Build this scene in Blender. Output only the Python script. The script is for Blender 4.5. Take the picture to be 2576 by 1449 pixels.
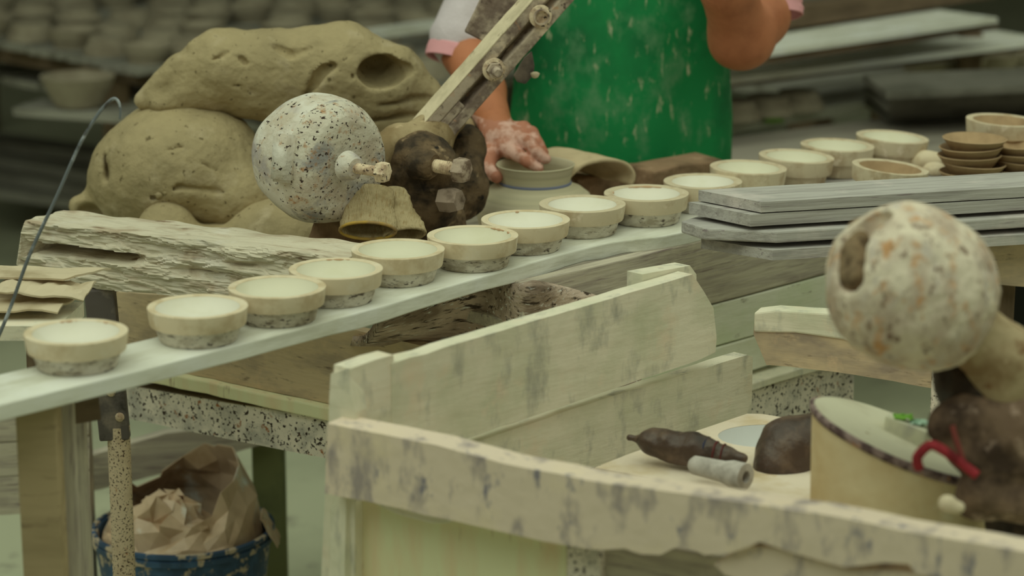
import bpy, bmesh, math, random
import numpy as np
from mathutils import Vector, Matrix, noise

random.seed(7)
S = bpy.context.scene
COL = S.collection
for o in list(bpy.data.objects):
    bpy.data.objects.remove(o, do_unlink=True)

# ------------------------------------------------------------------ camera, light, exposure
F = 6500.0
TH = math.radians(14.1)
ZC = 1.67
LIFT = 0.15                      # whole place is raised by this at the end so that the floor is z = 0
cam = bpy.data.cameras.new('camera')
cam.sensor_width = 36.0
cam.lens = F / 2576 * 36.0
cam.clip_end = 60
cam.dof.use_dof = True
cam.dof.focus_distance = 3.95
cam.dof.aperture_fstop = 3.0
co = bpy.data.objects.new('camera', cam)
COL.objects.link(co)
co.location = (0, 0, ZC)
co.rotation_euler = (math.pi / 2 - TH, 0, 0)
S.camera = co

W = bpy.data.worlds.new('world')
S.world = W
W.use_nodes = True
W.node_tree.nodes['Background'].inputs[0].default_value = (0.90, 1.0, 0.74, 1)
W.node_tree.nodes['Background'].inputs[1].default_value = 0.85
sun = bpy.data.lights.new('sun', 'SUN')
sun.energy = 0.8
sun.angle = math.radians(70)
sun.color = (0.90, 1.0, 0.78)
so = bpy.data.objects.new('sun', sun)
COL.objects.link(so)
so.rotation_euler = (math.radians(28), math.radians(-22), 0)
S.view_settings.view_transform = 'Standard'
S.view_settings.look = 'None'
S.view_settings.gamma = 1
S.view_settings.use_curve_mapping = False
S.view_settings.exposure = -0.06

# ------------------------------------------------------------------ pixel helpers (2576 x 1449 frame)
CAM = Vector((0, 0, ZC))
FW = Vector((0, math.cos(TH), -math.sin(TH)))
UP = Vector((0, math.sin(TH), math.cos(TH)))
RT = Vector((1, 0, 0))
def ray(u, v): return FW + RT * ((u - 1288) / F) - UP * ((v - 724.5) / F)
def pz(u, v, z):
    d = ray(u, v); return CAM + d * ((z - ZC) / d.z)
def py(u, v, y):
    d = ray(u, v); return CAM + d * (y / d.y)
def proj(p):
    q = Vector(p) - CAM; w = q.dot(FW)
    return 1288 + F * q.dot(RT) / w, 724.5 - F * q.dot(UP) / w
class Plane:                      # vertical plane through a, heading in degrees; s runs along it, n points away from the camera
    def __init__(s, a, deg):
        s.a = Vector((a[0], a[1], 0)); r = math.radians(deg)
        s.x = Vector((math.cos(r), math.sin(r), 0)); s.n = Vector((-s.x.y, s.x.x, 0))
        if s.n.y < 0: s.n = -s.n
        s.M = Matrix(((s.x.x, s.n.x, 0, s.a.x), (s.x.y, s.n.y, 0, s.a.y), (0, 0, 1, 0), (0, 0, 0, 1)))
    def hit(s, u, v):
        d = ray(u, v); return CAM + d * ((s.a - CAM).dot(s.n) / d.dot(s.n))
    def sz(s, u, v):
        p = s.hit(u, v); return ((p - s.a).dot(s.x), p.z)
    def shift(s, k):
        q = Plane((0, 0), 0); q.a = s.a + s.n * k; q.x = s.x; q.n = s.n
        q.M = Matrix.Translation(s.n * k) @ s.M; return q

# ------------------------------------------------------------------ materials
def lin(c): return tuple(((x / 255) / 12.92 if x / 255 <= .04045 else ((x / 255 + .055) / 1.055) ** 2.4) for x in c)
KL = (0.62, 0.69, 0.49)
def alb(r, g, b, e=0.62):        # colour a thing has when the photograph shows r,g,b at relative light e
    return tuple(min(.9, l / (e * k)) for l, k in zip(lin((r, g, b)), KL))
_mats = {}
def mat(name, base, stains=(), rough=.9, bump=0.0, bscale=60, bstretch=(1, 1, 1), spec=.2, extra=None):
    if name in _mats: return _mats[name]
    m = bpy.data.materials.new(name); m.use_nodes = True
    nt = m.node_tree; N = nt.nodes; Lk = nt.links
    b = N['Principled BSDF']
    b.inputs['Roughness'].default_value = rough
    b.inputs['Specular IOR Level'].default_value = spec
    tc = N.new('ShaderNodeTexCoord'); oi = N.new('ShaderNodeObjectInfo')
    addv = N.new('ShaderNodeVectorMath'); addv.operation = 'ADD'
    mul = N.new('ShaderNodeMath'); mul.operation = 'MULTIPLY'; mul.inputs[1].default_value = 37.0
    Lk.new(oi.outputs['Random'], mul.inputs[0])
    Lk.new(tc.outputs['Object'], addv.inputs[0]); Lk.new(mul.outputs[0], addv.inputs[1])
    cur = None
    for i, st in enumerate(stains):
        col, sc, lo, hi = st[:4]
        stretch = st[4] if len(st) > 4 else (1, 1, 1)
        det = st[5] if len(st) > 5 else 4
        mp = N.new('ShaderNodeMapping')
        mp.inputs['Location'].default_value = (i * 3.1, i * 1.7, i * 5.3)
        mp.inputs['Scale'].default_value = tuple(sc * k for k in stretch)
        Lk.new(addv.outputs[0], mp.inputs[0])
        nz = N.new('ShaderNodeTexNoise'); nz.inputs['Scale'].default_value = 1; nz.inputs['Detail'].default_value = det
        nz.inputs['Roughness'].default_value = .6
        Lk.new(mp.outputs[0], nz.inputs[0])
        rp = N.new('ShaderNodeMapRange'); rp.inputs['From Min'].default_value = lo; rp.inputs['From Max'].default_value = hi
        Lk.new(nz.outputs[0], rp.inputs[0])
        mx = N.new('ShaderNodeMix'); mx.data_type = 'RGBA'
        Lk.new(rp.outputs[0], mx.inputs[0])
        if cur is None: mx.inputs[6].default_value = (*base, 1)
        else: Lk.new(cur, mx.inputs[6])
        mx.inputs[7].default_value = (*col, 1)
        cur = mx.outputs[2]
    if cur is None: b.inputs['Base Color'].default_value = (*base, 1)
    else: Lk.new(cur, b.inputs['Base Color'])
    if bump:
        mp = N.new('ShaderNodeMapping'); mp.inputs['Scale'].default_value = tuple(bscale * k for k in bstretch)
        Lk.new(addv.outputs[0], mp.inputs[0])
        nz = N.new('ShaderNodeTexNoise'); nz.inputs['Scale'].default_value = 1; nz.inputs['Detail'].default_value = 6
        Lk.new(mp.outputs[0], nz.inputs[0])
        bp = N.new('ShaderNodeBump'); bp.inputs['Strength'].default_value = 1; bp.inputs['Distance'].default_value = bump
        Lk.new(nz.outputs[0], bp.inputs['Height']); Lk.new(bp.outputs[0], b.inputs['Normal'])
    if extra: extra(m, b)
    _mats[name] = m
    return m
GR = (1, 12, 12)      # grain: stretched along local x
M_wareboard = mat('dusty_board', alb(166, 174, 144, .72), [(alb(146, 152, 120, .72), 14, .45, .7, (.5, 2, 2)), (alb(178, 188, 158, .75), 9, .5, .75)], bump=.0015, bscale=40, bstretch=(.3, 2, 2))
M_dustwood = mat('clay_dusted_wood', alb(156, 158, 124, .60), [(alb(138, 144, 108, .60), 8, .42, .7), (alb(122, 126, 100, .62), 24, .54, .72, (1, 1.5, .5)), (alb(168, 164, 126, .72), 12, .56, .72)], bump=.002, bscale=30, bstretch=(.4, 2, 2))
M_rail = mat('spotted_rail_wood', alb(166, 160, 126, .72), [(alb(122, 118, 100, .72), 26, .52, .66, (1, 1, .45)), (alb(176, 164, 124, .72), 10, .55, .75), (alb(104, 104, 96, .72), 42, .62, .72, (1, 1, .5))], bump=.003, bscale=25)
M_yellowwood = mat('yellow_panel_wood', alb(154, 138, 98, .42), [(alb(142, 126, 88, .42), 10, .45, .7, (2, 2, .4)), (alb(120, 112, 76, .6), 30, .62, .75, (2, 2, .3))], bump=.001, bscale=40)
M_brownwood = mat('brown_board_wood', alb(124, 116, 82, .46), [(alb(96, 90, 68, .46), 14, .46, .66, (.5, 2, 1.2)), (alb(76, 68, 48, .55), 55, .6, .72, (.4, 2, 2)), (alb(142, 130, 92, .55), 18, .6, .75, (1, 1, 1))], bump=.001, bscale=60, bstretch=(.3, 2, 2))
M_greywood = mat('grey_planed_wood', alb(126, 126, 98, .55), [(alb(110, 108, 86, .55), 30, .42, .62, (.25, 3, 3)), (alb(146, 146, 114, .6), 9, .55, .75), (alb(98, 92, 76, .6), 60, .58, .7, (.2, 3, 3))], bump=.0012, bscale=60, bstretch=(.2, 3, 3))
M_greenwood = mat('green_dusted_planks', alb(142, 150, 114, .44), [(alb(126, 136, 102, .44), 12, .45, .68, (.5, 1, 1)), (alb(104, 104, 80, .6), 45, .62, .74, (.5, 1, 1.5)), (alb(152, 158, 122, .6), 7, .55, .75)], bump=.001, bscale=60, bstretch=(.3, 2, 2))
M_trestle = mat('trestle_wood', alb(118, 110, 74, .6), [(alb(102, 95, 62, .6), 10, .45, .7, (2, 2, .4)), (alb(84, 76, 50, .6), 30, .6, .72, (2, 2, .3))], bump=.001, bscale=40)
M_crackwood = mat('cracked_dark_wood', alb(128, 120, 94, .5), [(alb(86, 78, 58, .5), 9, .42, .6), (alb(46, 40, 28, .5), 60, .54, .64, (.35, 2, 2), 6), (alb(168, 164, 132, .5), 90, .6, .68, (.3, 2, 2), 5)], bump=.006, bscale=60, bstretch=(.35, 2, 2))
M_log = mat('rotten_log_wood', alb(164, 164, 128, .80), [(alb(140, 132, 98, .78), 22, .5, .68, (.5, 1.2, 1.5), 6), (alb(104, 92, 64, .75), 40, .60, .70, (.3, 1.5, 3), 6), (alb(172, 174, 142, .82), 14, .56, .74)], bump=.006, bscale=60, bstretch=(.3, 1.5, 3))
M_plank = mat('grey_stack_plank', alb(150, 154, 130, .9), [(alb(128, 130, 110, .9), 22, .45, .66, (.25, 3, 3)), (alb(168, 168, 142, .9), 9, .55, .72), (alb(118, 114, 100, .9), 60, .6, .7, (.2, 3, 3))], bump=.0015, bscale=60, bstretch=(.2, 3, 3))
M_plaster = mat('tan_plaster', alb(170, 166, 124, .78), [(alb(152, 144, 102, .75), 26, .48, .66), (alb(182, 178, 140, .8), 16, .55, .72)], bump=.0006, bscale=120)
M_foot = mat('scuffed_mould_foot', alb(150, 152, 122, .66), [(alb(118, 116, 88, .64), 34, .46, .62, (1, 1, 2.2), 6), (alb(70, 66, 50, .64), 80, .57, .65, (1, 1, 2.5), 6)], bump=.0012, bscale=120, bstretch=(1, 1, 3))
M_slip = mat('white_slip', (.85, .81, .72), [((.79, .75, .63), 14, .5, .75)], rough=.7, bump=.0003, bscale=80)
M_slipcream = mat('cream_slip', (.78, .74, .60), [((.72, .68, .52), 14, .5, .75)], rough=.7, bump=.0003, bscale=80)
M_tanrim = mat('sandy_rim_plaster', alb(160, 156, 116, .8), [(alb(138, 128, 90, .75), 30, .5, .68), (alb(172, 168, 130, .8), 50, .6, .72)], bump=.0006, bscale=150)
M_clay = mat('wet_clay', alb(134, 127, 84, .84), [(alb(116, 110, 72, .82), 7, .42, .66), (alb(144, 138, 98, .84), 16, .56, .74), (alb(80, 74, 44, .72), 85, .66, .72, (1, 1, 1), 2)], bump=.004, bscale=70, rough=.8)
M_ball = mat('clay_crusted_iron', alb(186, 190, 156, .97), [(alb(168, 166, 130, .95), 16, .46, .62), (alb(148, 148, 126, .9), 12, .57, .66), (alb(146, 120, 78, .88), 46, .61, .70), (alb(54, 46, 34, .88), 110, .63, .66, (1, 1, 1), 3)], bump=.003, bscale=80, rough=.85)
M_ball2 = mat('rusty_crusted_iron', alb(178, 176, 138, .82), [(alb(150, 142, 110, .80), 26, .42, .60, (1, 1, .6)), (alb(160, 158, 128, .8), 34, .54, .66, (1, 1, .6)), (alb(156, 126, 78, .8), 50, .56, .68, (1, 1, .6)), (alb(104, 90, 66, .8), 70, .58, .68, (1, 1, .6))], bump=.004, bscale=60, rough=.85)
M_iron = mat('greasy_dark_iron', alb(66, 56, 34, .5), [(alb(32, 27, 16, .5), 16, .44, .6), (alb(112, 100, 66, .55), 26, .58, .7), (alb(16, 13, 8, .5), 40, .6, .7)], bump=.006, bscale=50, rough=.75, spec=.3)
M_bar = mat('clay_smeared_steel', alb(128, 122, 94, .6), [(alb(86, 78, 60, .6), 24, .44, .6), (alb(160, 152, 116, .65), 18, .55, .68), (alb(66, 58, 44, .6), 60, .58, .68), (alb(138, 106, 66, .6), 30, .64, .74)], bump=.003, bscale=70, rough=.8)
M_barclay = mat('pale_clay_coat', alb(176, 172, 128, .85), [(alb(152, 148, 108, .8), 18, .45, .65), (alb(120, 112, 78, .8), 45, .62, .74)], bump=.002, bscale=60)
M_bolt = mat('crusted_bolt', alb(178, 166, 124, .75), [(alb(130, 116, 84, .7), 60, .45, .65), (alb(40, 34, 24, .7), 140, .6, .66)], bump=.002, bscale=160)
M_speck = mat('speckled_metal', alb(150, 150, 122, .55), [(alb(120, 122, 100, .55), 24, .45, .65), (alb(36, 29, 20, .55), 150, .56, .61, (1, 1, 1), 4), (alb(104, 70, 36, .55), 50, .64, .7)], bump=.001, bscale=90, rough=.7)
M_pipe = mat('rust_freckled_pipe', alb(160, 152, 114, .7), [(alb(140, 128, 92, .7), 14, .5, .7), (alb(58, 46, 30, .6), 280, .57, .62, (1, 1, 1), 2), (alb(120, 78, 36, .6), 60, .66, .72)], bump=.0008, bscale=120, rough=.7)
M_darksteel = mat('dark_steel', alb(56, 54, 44, .5), [(alb(86, 82, 64, .5), 20, .52, .7), (alb(34, 32, 24, .5), 30, .55, .7)], bump=.001, bscale=60, rough=.6, spec=.4)
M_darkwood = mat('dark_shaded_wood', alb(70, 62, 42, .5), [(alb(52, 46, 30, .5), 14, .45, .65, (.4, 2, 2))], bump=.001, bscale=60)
M_rackwood = mat('rack_board', alb(130, 134, 108, 1.0), [(alb(100, 102, 80, 1.0), 10, .45, .65, (.3, 2, 2))], bump=.001, bscale=40)
M_rackmould = mat('rack_mould', alb(138, 136, 102, 1.1), [(alb(116, 112, 82, 1.1), 12, .45, .7)])
M_brownbowl = mat('leather_hard_bowl', alb(128, 114, 76, .7), [(alb(112, 98, 64, .7), 20, .45, .7)], bump=.0004, bscale=120)
M_pot = mat('fresh_pot_clay', alb(146, 146, 106, .72), [(alb(134, 134, 98, .72), 50, .42, .65, (.05, .05, 2)), (alb(156, 156, 118, .72), 25, .5, .7, (.05, .05, 2))], rough=.6, bump=.0008, bscale=90, bstretch=(.05, .05, 2))
M_blue = mat('blue_slip_line', alb(84, 92, 96, .6))
M_skin = mat('skin', alb(128, 84, 50, .62), [(alb(112, 70, 40, .62), 16, .45, .7)], rough=.55, spec=.35, bump=.0006, bscale=200)
M_claydust = mat('clay_dusted_skin', alb(134, 94, 66, .66), [(alb(166, 140, 112, .7), 34, .46, .6), (alb(120, 72, 46, .62), 14, .55, .7)], rough=.7, bump=.0012, bscale=160)
M_shirt = mat('pale_shirt', alb(172, 170, 152, .9), [(alb(160, 158, 140, .9), 14, .45, .7)], bump=.001, bscale=200)
M_pink = mat('pink_trim', alb(186, 128, 116, .72))
M_apron = mat('green_apron', alb(14, 96, 44, .62), [(alb(10, 74, 34, .62), 6, .45, .65), (alb(70, 108, 68, .6), 16, .53, .74, (1, 1, .7), 8), (alb(132, 138, 100, .6), 42, .60, .74, (1.5, 1.5, .5), 7)], rough=.6, spec=.3)
M_trousers = mat('dark_trousers', alb(40, 44, 40, .6))
M_hair = mat('black_hair', (.01, .009, .008), rough=.5)
M_glove = mat('dirty_glove_knit', alb(132, 125, 84, .66), [(alb(112, 104, 66, .66), 30, .45, .65), (alb(108, 96, 58, .6), 90, .55, .65, (3, .5, 1))], bump=.003, bscale=160, bstretch=(3, .4, 1))
M_gloveyel = mat('yellow_cuff_edge', alb(142, 122, 50, .7), [(alb(120, 104, 60, .7), 30, .45, .6)])
M_rag = mat('muddy_rag', alb(92, 78, 52, .5), [(alb(64, 54, 34, .5), 14, .45, .65), (alb(120, 104, 74, .5), 20, .6, .75)], bump=.003, bscale=70)
M_cloth = mat('clay_stained_cloth', alb(150, 142, 100, .7), [(alb(128, 118, 80, .7), 18, .5, .7)], bump=.002, bscale=90)
M_foam = mat('white_foam', alb(184, 180, 142, .9), [(alb(168, 158, 112, .9), 10, .5, .7), (alb(160, 136, 76, .9), 12, .66, .74)], bump=.0012, bscale=120, rough=.8)
M_foamwhite = mat('clean_foam', alb(178, 184, 170, .75))
M_drum = mat('plaster_drum', alb(160, 154, 108, .66), [(alb(148, 136, 88, .66), 8, .45, .7), (alb(176, 168, 126, .68), 16, .58, .74)], bump=.002, bscale=40)
M_lid = mat('dusty_lid', alb(168, 172, 132, .9), [(alb(156, 158, 120, .9), 12, .5, .7), (alb(126, 116, 78, .9), 50, .68, .74)], bump=.001, bscale=70)
M_rust = mat('rusty_rim', alb(104, 94, 78, .6), [(alb(60, 50, 42, .6), 60, .45, .6), (alb(150, 110, 60, .6), 40, .62, .7)], bump=.002, bscale=90)
M_red = mat('red_rubber', alb(122, 40, 40, .75), [(alb(86, 26, 26, .75), 40, .45, .62)], rough=.6)
M_dullred = mat('dull_red_cord', alb(96, 52, 40, .7))
M_tool = mat('dark_brown_tool', alb(44, 35, 24, .5), [(alb(62, 52, 36, .5), 30, .5, .68), (alb(24, 19, 13, .5), 16, .5, .7)], rough=.42, spec=.5, bump=.003, bscale=60)
M_toolblue = mat('blue_tape', alb(18, 22, 36, .6), rough=.4)
M_toolred = mat('red_tape', alb(58, 28, 22, .6), rough=.5)
M_grey = mat('grey_cast_part', alb(146, 148, 124, .75), [(alb(112, 112, 92, .7), 24, .5, .68)], bump=.001, bscale=70)
M_bluebucket = mat('blue_bucket', alb(32, 52, 62, .6), [(alb(44, 72, 86, .6), 14, .48, .66), (alb(128, 122, 90, .6), 30, .54, .60, (1, 1, 1), 5)], rough=.5, spec=.4)
M_bag = mat('clay_soiled_plastic', alb(144, 132, 96, .6), [(alb(116, 102, 68, .6), 9, .45, .65), (alb(172, 164, 128, .5), 14, .58, .72)], rough=.35, spec=.5)
M_paper = mat('dusty_paper', alb(142, 138, 102, .62), [(alb(120, 114, 80, .6), 12, .48, .68)])
M_greenpost = mat('dull_green_post', alb(66, 72, 40, .4), [(alb(54, 60, 34, .4), 10, .45, .65)])
M_glass = mat('pale_green_plastic', alb(120, 150, 116, .7), rough=.2, spec=.6)
M_leaf = mat('green_leaf', alb(80, 120, 40, .6))
M_wire = mat('steel_wire', alb(74, 82, 74, .6), [(alb(120, 130, 118, .6), 40, .55, .65), (alb(36, 32, 26, .6), 30, .55, .65)], rough=.4, spec=.6)
M_floor = mat('dusty_concrete', alb(128, 136, 100, .6), [(alb(112, 120, 88, .6), 1.6, .42, .66), (alb(96, 98, 74, .6), 8, .6, .75)], bump=.001, bscale=30)
M_wallb = mat('dark_timber_wall', alb(72, 66, 44, .5), [(alb(54, 48, 32, .5), 3, .45, .65)])
M_roof = mat('dull_roof_sheet', (.10, .09, .06))

# ------------------------------------------------------------------ object helpers
def tag(o, label, cat, group=None, kind=None):
    o['label'] = label; o['category'] = cat
    if group: o['group'] = group
    o['kind'] = kind or 'thing'
    return o
def setparent(o, p):
    if p is not None:
        o.parent = p; o.matrix_parent_inverse = p.matrix_basis.inverted()
def thing(name, label, cat, loc=(0, 0, 0), group=None):
    o = bpy.data.objects.new(name, None); COL.objects.link(o)
    o.empty_display_size = .05
    o.matrix_basis = Matrix.Translation(Vector(loc))
    return tag(o, label, cat, group)
def mk(name, bm_or_data, m, parent=None, M=None, smooth=False, bevel=0, sub=0):
    """one mesh object; geometry given in the frame M (or in world coordinates, then re-based on its own foot)"""
    me = bpy.data.meshes.new(name)
    if isinstance(bm_or_data, bmesh.types.BMesh):
        bmesh.ops.recalc_face_normals(bm_or_data, faces=bm_or_data.faces[:])
        bm_or_data.to_mesh(me); bm_or_data.free()
    else:
        v, f = bm_or_data
        me.from_pydata([tuple(x) for x in v], [], [tuple(x) for x in f])
    if M is None:
        n = len(me.vertices); a = np.empty(n * 3); me.vertices.foreach_get('co', a); a = a.reshape(-1, 3)
        c = (a.min(0) + a.max(0)) / 2; c[2] = a[:, 2].min()
        a -= c; me.vertices.foreach_set('co', a.ravel()); me.update()
        M = Matrix.Translation(Vector(c))
    me.materials.append(m)
    if smooth:
        me.polygons.foreach_set('use_smooth', [True] * len(me.polygons))
    o = bpy.data.objects.new(name, me); COL.objects.link(o)
    o.matrix_basis = M
    setparent(o, parent)
    if bevel:
        b = o.modifiers.new('bevel', 'BEVEL'); b.width = bevel; b.segments = 2; b.limit_method = 'ANGLE'; b.angle_limit = math.radians(40)
    if sub:
        s = o.modifiers.new('sub', 'SUBSURF'); s.levels = sub; s.render_levels = sub
    return o
def nz(p, sc, seed=0): return noise.noise(Vector((p[0] * sc + seed * 7.3, p[1] * sc + seed * 3.1, p[2] * sc - seed * 5.7)))
def fr(a, b, up=(0, 0, 1)):
    x = (Vector(b) - Vector(a)).normalized(); z = Vector(up); y = z.cross(x).normalized(); z = x.cross(y)
    return Matrix(((x.x, y.x, z.x, a[0]), (x.y, y.y, z.y, a[1]), (x.z, y.z, z.z, a[2]), (0, 0, 0, 1)))
def beam(name, a, b, yr, zr, m, parent=None, up=(0, 0, 1), n=14, amp=.0015, bevel=.003, seed=1):
    """box from a to b (local x), cross-section yr x zr (local), edges uneven by amp"""
    a = Vector(a); b = Vector(b); L = (b - a).length; Mx = fr(a, b, up)
    vs = []; fs = []
    for i in range(n + 1):
        x = L * i / n
        for k, (y, z) in enumerate(((yr[0], zr[0]), (yr[1], zr[0]), (yr[1], zr[1]), (yr[0], zr[1]))):
            vs.append((x + (amp * 2 * nz((k, seed, 0), 1.7) if i in (0, n) else 0), y + amp * nz((x, k * 5, seed), 9), z + amp * nz((x, k * 9, seed + 4), 9)))
    for i in range(n):
        for k in range(4):
            fs.append((i * 4 + k, i * 4 + (k + 1) % 4, i * 4 + 4 + (k + 1) % 4, i * 4 + 4 + k))
    fs.append((3, 2, 1, 0)); e = n * 4; fs.append((e, e + 1, e + 2, e + 3))
    bm = bmesh.new(); bv = [bm.verts.new(v) for v in vs]
    for f in fs: bm.faces.new([bv[i] for i in f])
    return mk(name, bm, m, parent, Mx, bevel=bevel)
def prism(name, poly, y0, y1, Mx, m, parent=None, bevel=.003, amp=0, step=.03, seed=1, smooth=False):
    """polygon in local x,z pulled from y0 to y1; its sides are broken into steps and made uneven by amp"""
    pts = []
    for i, p in enumerate(poly):
        q = poly[(i + 1) % len(poly)]
        L = math.hypot(q[0] - p[0], q[1] - p[1]); k = max(1, int(L / step)) if amp else 1
        for j in range(k):
            t = j / k; x = p[0] + (q[0] - p[0]) * t; z = p[1] + (q[1] - p[1]) * t
            if amp and j: x += amp * nz((x, z, seed), 22); z += amp * nz((x, z, seed + 9), 22)
            pts.append((x, z))
    bm = bmesh.new()
    A = [bm.verts.new((x, y0, z)) for x, z in pts]; B = [bm.verts.new((x, y1, z)) for x, z in pts]
    bm.faces.new(A); bm.faces.new(B[::-1]); n = len(pts)
    for i in range(n): bm.faces.new((A[i], B[i], B[(i + 1) % n], A[(i + 1) % n]))
    bmesh.ops.triangulate(bm, faces=[f for f in bm.faces if len(f.verts) > 4])
    return mk(name, bm, m, parent, Mx, bevel=bevel, smooth=smooth)
def slab(name, pl, pix, t, m, parent=None, off=0, **k):
    """board standing on a vertical plane, its outline read from the photograph, t thick behind the plane"""
    poly = [pl.sz(u, v) for u, v in pix]
    s0 = min(p[0] for p in poly); z0 = min(p[1] for p in poly)
    Mx = pl.M @ Matrix.Translation(Vector((s0, off, z0)))
    return prism(name, [(a - s0, b - z0) for a, b in poly], 0, t, Mx, m, parent, **k)
def lathe_data(prof, seg=48, close=False):
    vs = []; fs = []
    for r, z in prof:
        for i in range(seg):
            a = 2 * math.pi * i / seg; vs.append((r * math.cos(a), r * math.sin(a), z))
    n = len(prof)
    for j in range(n - 1):
        for i in range(seg):
            fs.append((j * seg + i, j * seg + (i + 1) % seg, (j + 1) * seg + (i + 1) % seg, (j + 1) * seg + i))
    if prof[0][0] > 0 and close: fs.append(tuple(range(seg))[::-1])
    if prof[-1][0] > 0 and close: fs.append(tuple((n - 1) * seg + i for i in range(seg)))
    return vs, fs
def lathe(name, prof, m, parent=None, M=None, seg=48, smooth=True, close=True, wob=0, wsc=30):
    vs, fs = lathe_data(prof, seg, close)
    if wob: vs = [(x * (1 + wob * nz((x, y, z), wsc)), y * (1 + wob * nz((x, y, z), wsc)), z) for x, y, z in vs]
    bm = bmesh.new(); bv = [bm.verts.new(v) for v in vs]
    for f in fs:
        try: bm.faces.new([bv[i] for i in f])
        except ValueError: pass
    bmesh.ops.remove_doubles(bm, verts=bm.verts[:], dist=1e-6)
    o = mk(name, bm, m, parent, M or Matrix(), smooth=smooth)
    if smooth:
        e = o.modifiers.new('split', 'EDGE_SPLIT'); e.split_angle = math.radians(38)
    return o
def axis(p, d):
    """frame at p whose z axis is d"""
    z = Vector(d).normalized(); x = Vector((0, 0, 1)).cross(z)
    if x.length < 1e-3: x = Vector((1, 0, 0))
    x.normalize(); y = z.cross(x)
    return Matrix(((x.x, y.x, z.x, p[0]), (x.y, y.y, z.y, p[1]), (x.z, y.z, z.z, p[2]), (0, 0, 0, 1)))
def tube_data(pts, rad, seg=10):
    pts = [Vector(p) for p in pts]; vs = []; fs = []
    rs = rad if isinstance(rad, (list, tuple)) else [rad] * len(pts)
    prev = None
    for i, p in enumerate(pts):
        t = (pts[min(i + 1, len(pts) - 1)] - pts[max(i - 1, 0)]).normalized()
        if prev is None: x = t.orthogonal().normalized()
        else: x = (prev - t * prev.dot(t)).normalized()
        prev = x; y = t.cross(x)
        for k in range(seg):
            a = 2 * math.pi * k / seg; vs.append(p + (x * math.cos(a) + y * math.sin(a)) * rs[i])
    for i in range(len(pts) - 1):
        for k in range(seg): fs.append((i * seg + k, i * seg + (k + 1) % seg, (i + 1) * seg + (k + 1) % seg, (i + 1) * seg + k))
    fs.append(tuple(range(seg))[::-1]); fs.append(tuple((len(pts) - 1) * seg + k for k in range(seg)))
    return vs, fs
def spline(pts, k=8):
    P = [Vector(p) for p in pts]; out = []
    for i in range(len(P) - 1):
        a = P[max(i - 1, 0)]; b = P[i]; c = P[i + 1]; d = P[min(i + 2, len(P) - 1)]
        for j in range(k):
            t = j / k
            out.append(.5 * ((2 * b) + (c - a) * t + (2 * a - 5 * b + 4 * c - d) * t * t + (3 * b - a - 3 * c + d) * t ** 3))
    out.append(P[-1]); return out
def tube(name, pts, rad, m, parent=None, seg=10): return mk(name, tube_data(pts, rad, seg), m, parent, smooth=True)
def grid(name, fn, nu, nv, m, parent=None, thick=0, smooth=True, M=None):
    vs = [fn(i / nu, j / nv) for j in range(nv + 1) for i in range(nu + 1)]
    fs = [(j * (nu + 1) + i, j * (nu + 1) + i + 1, (j + 1) * (nu + 1) + i + 1, (j + 1) * (nu + 1) + i) for j in range(nv) for i in range(nu)]
    o = mk(name, (vs, fs), m, parent, M, smooth=smooth)
    if thick:
        s = o.modifiers.new('thick', 'SOLIDIFY'); s.thickness = thick; s.offset = 0
    return o
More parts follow.
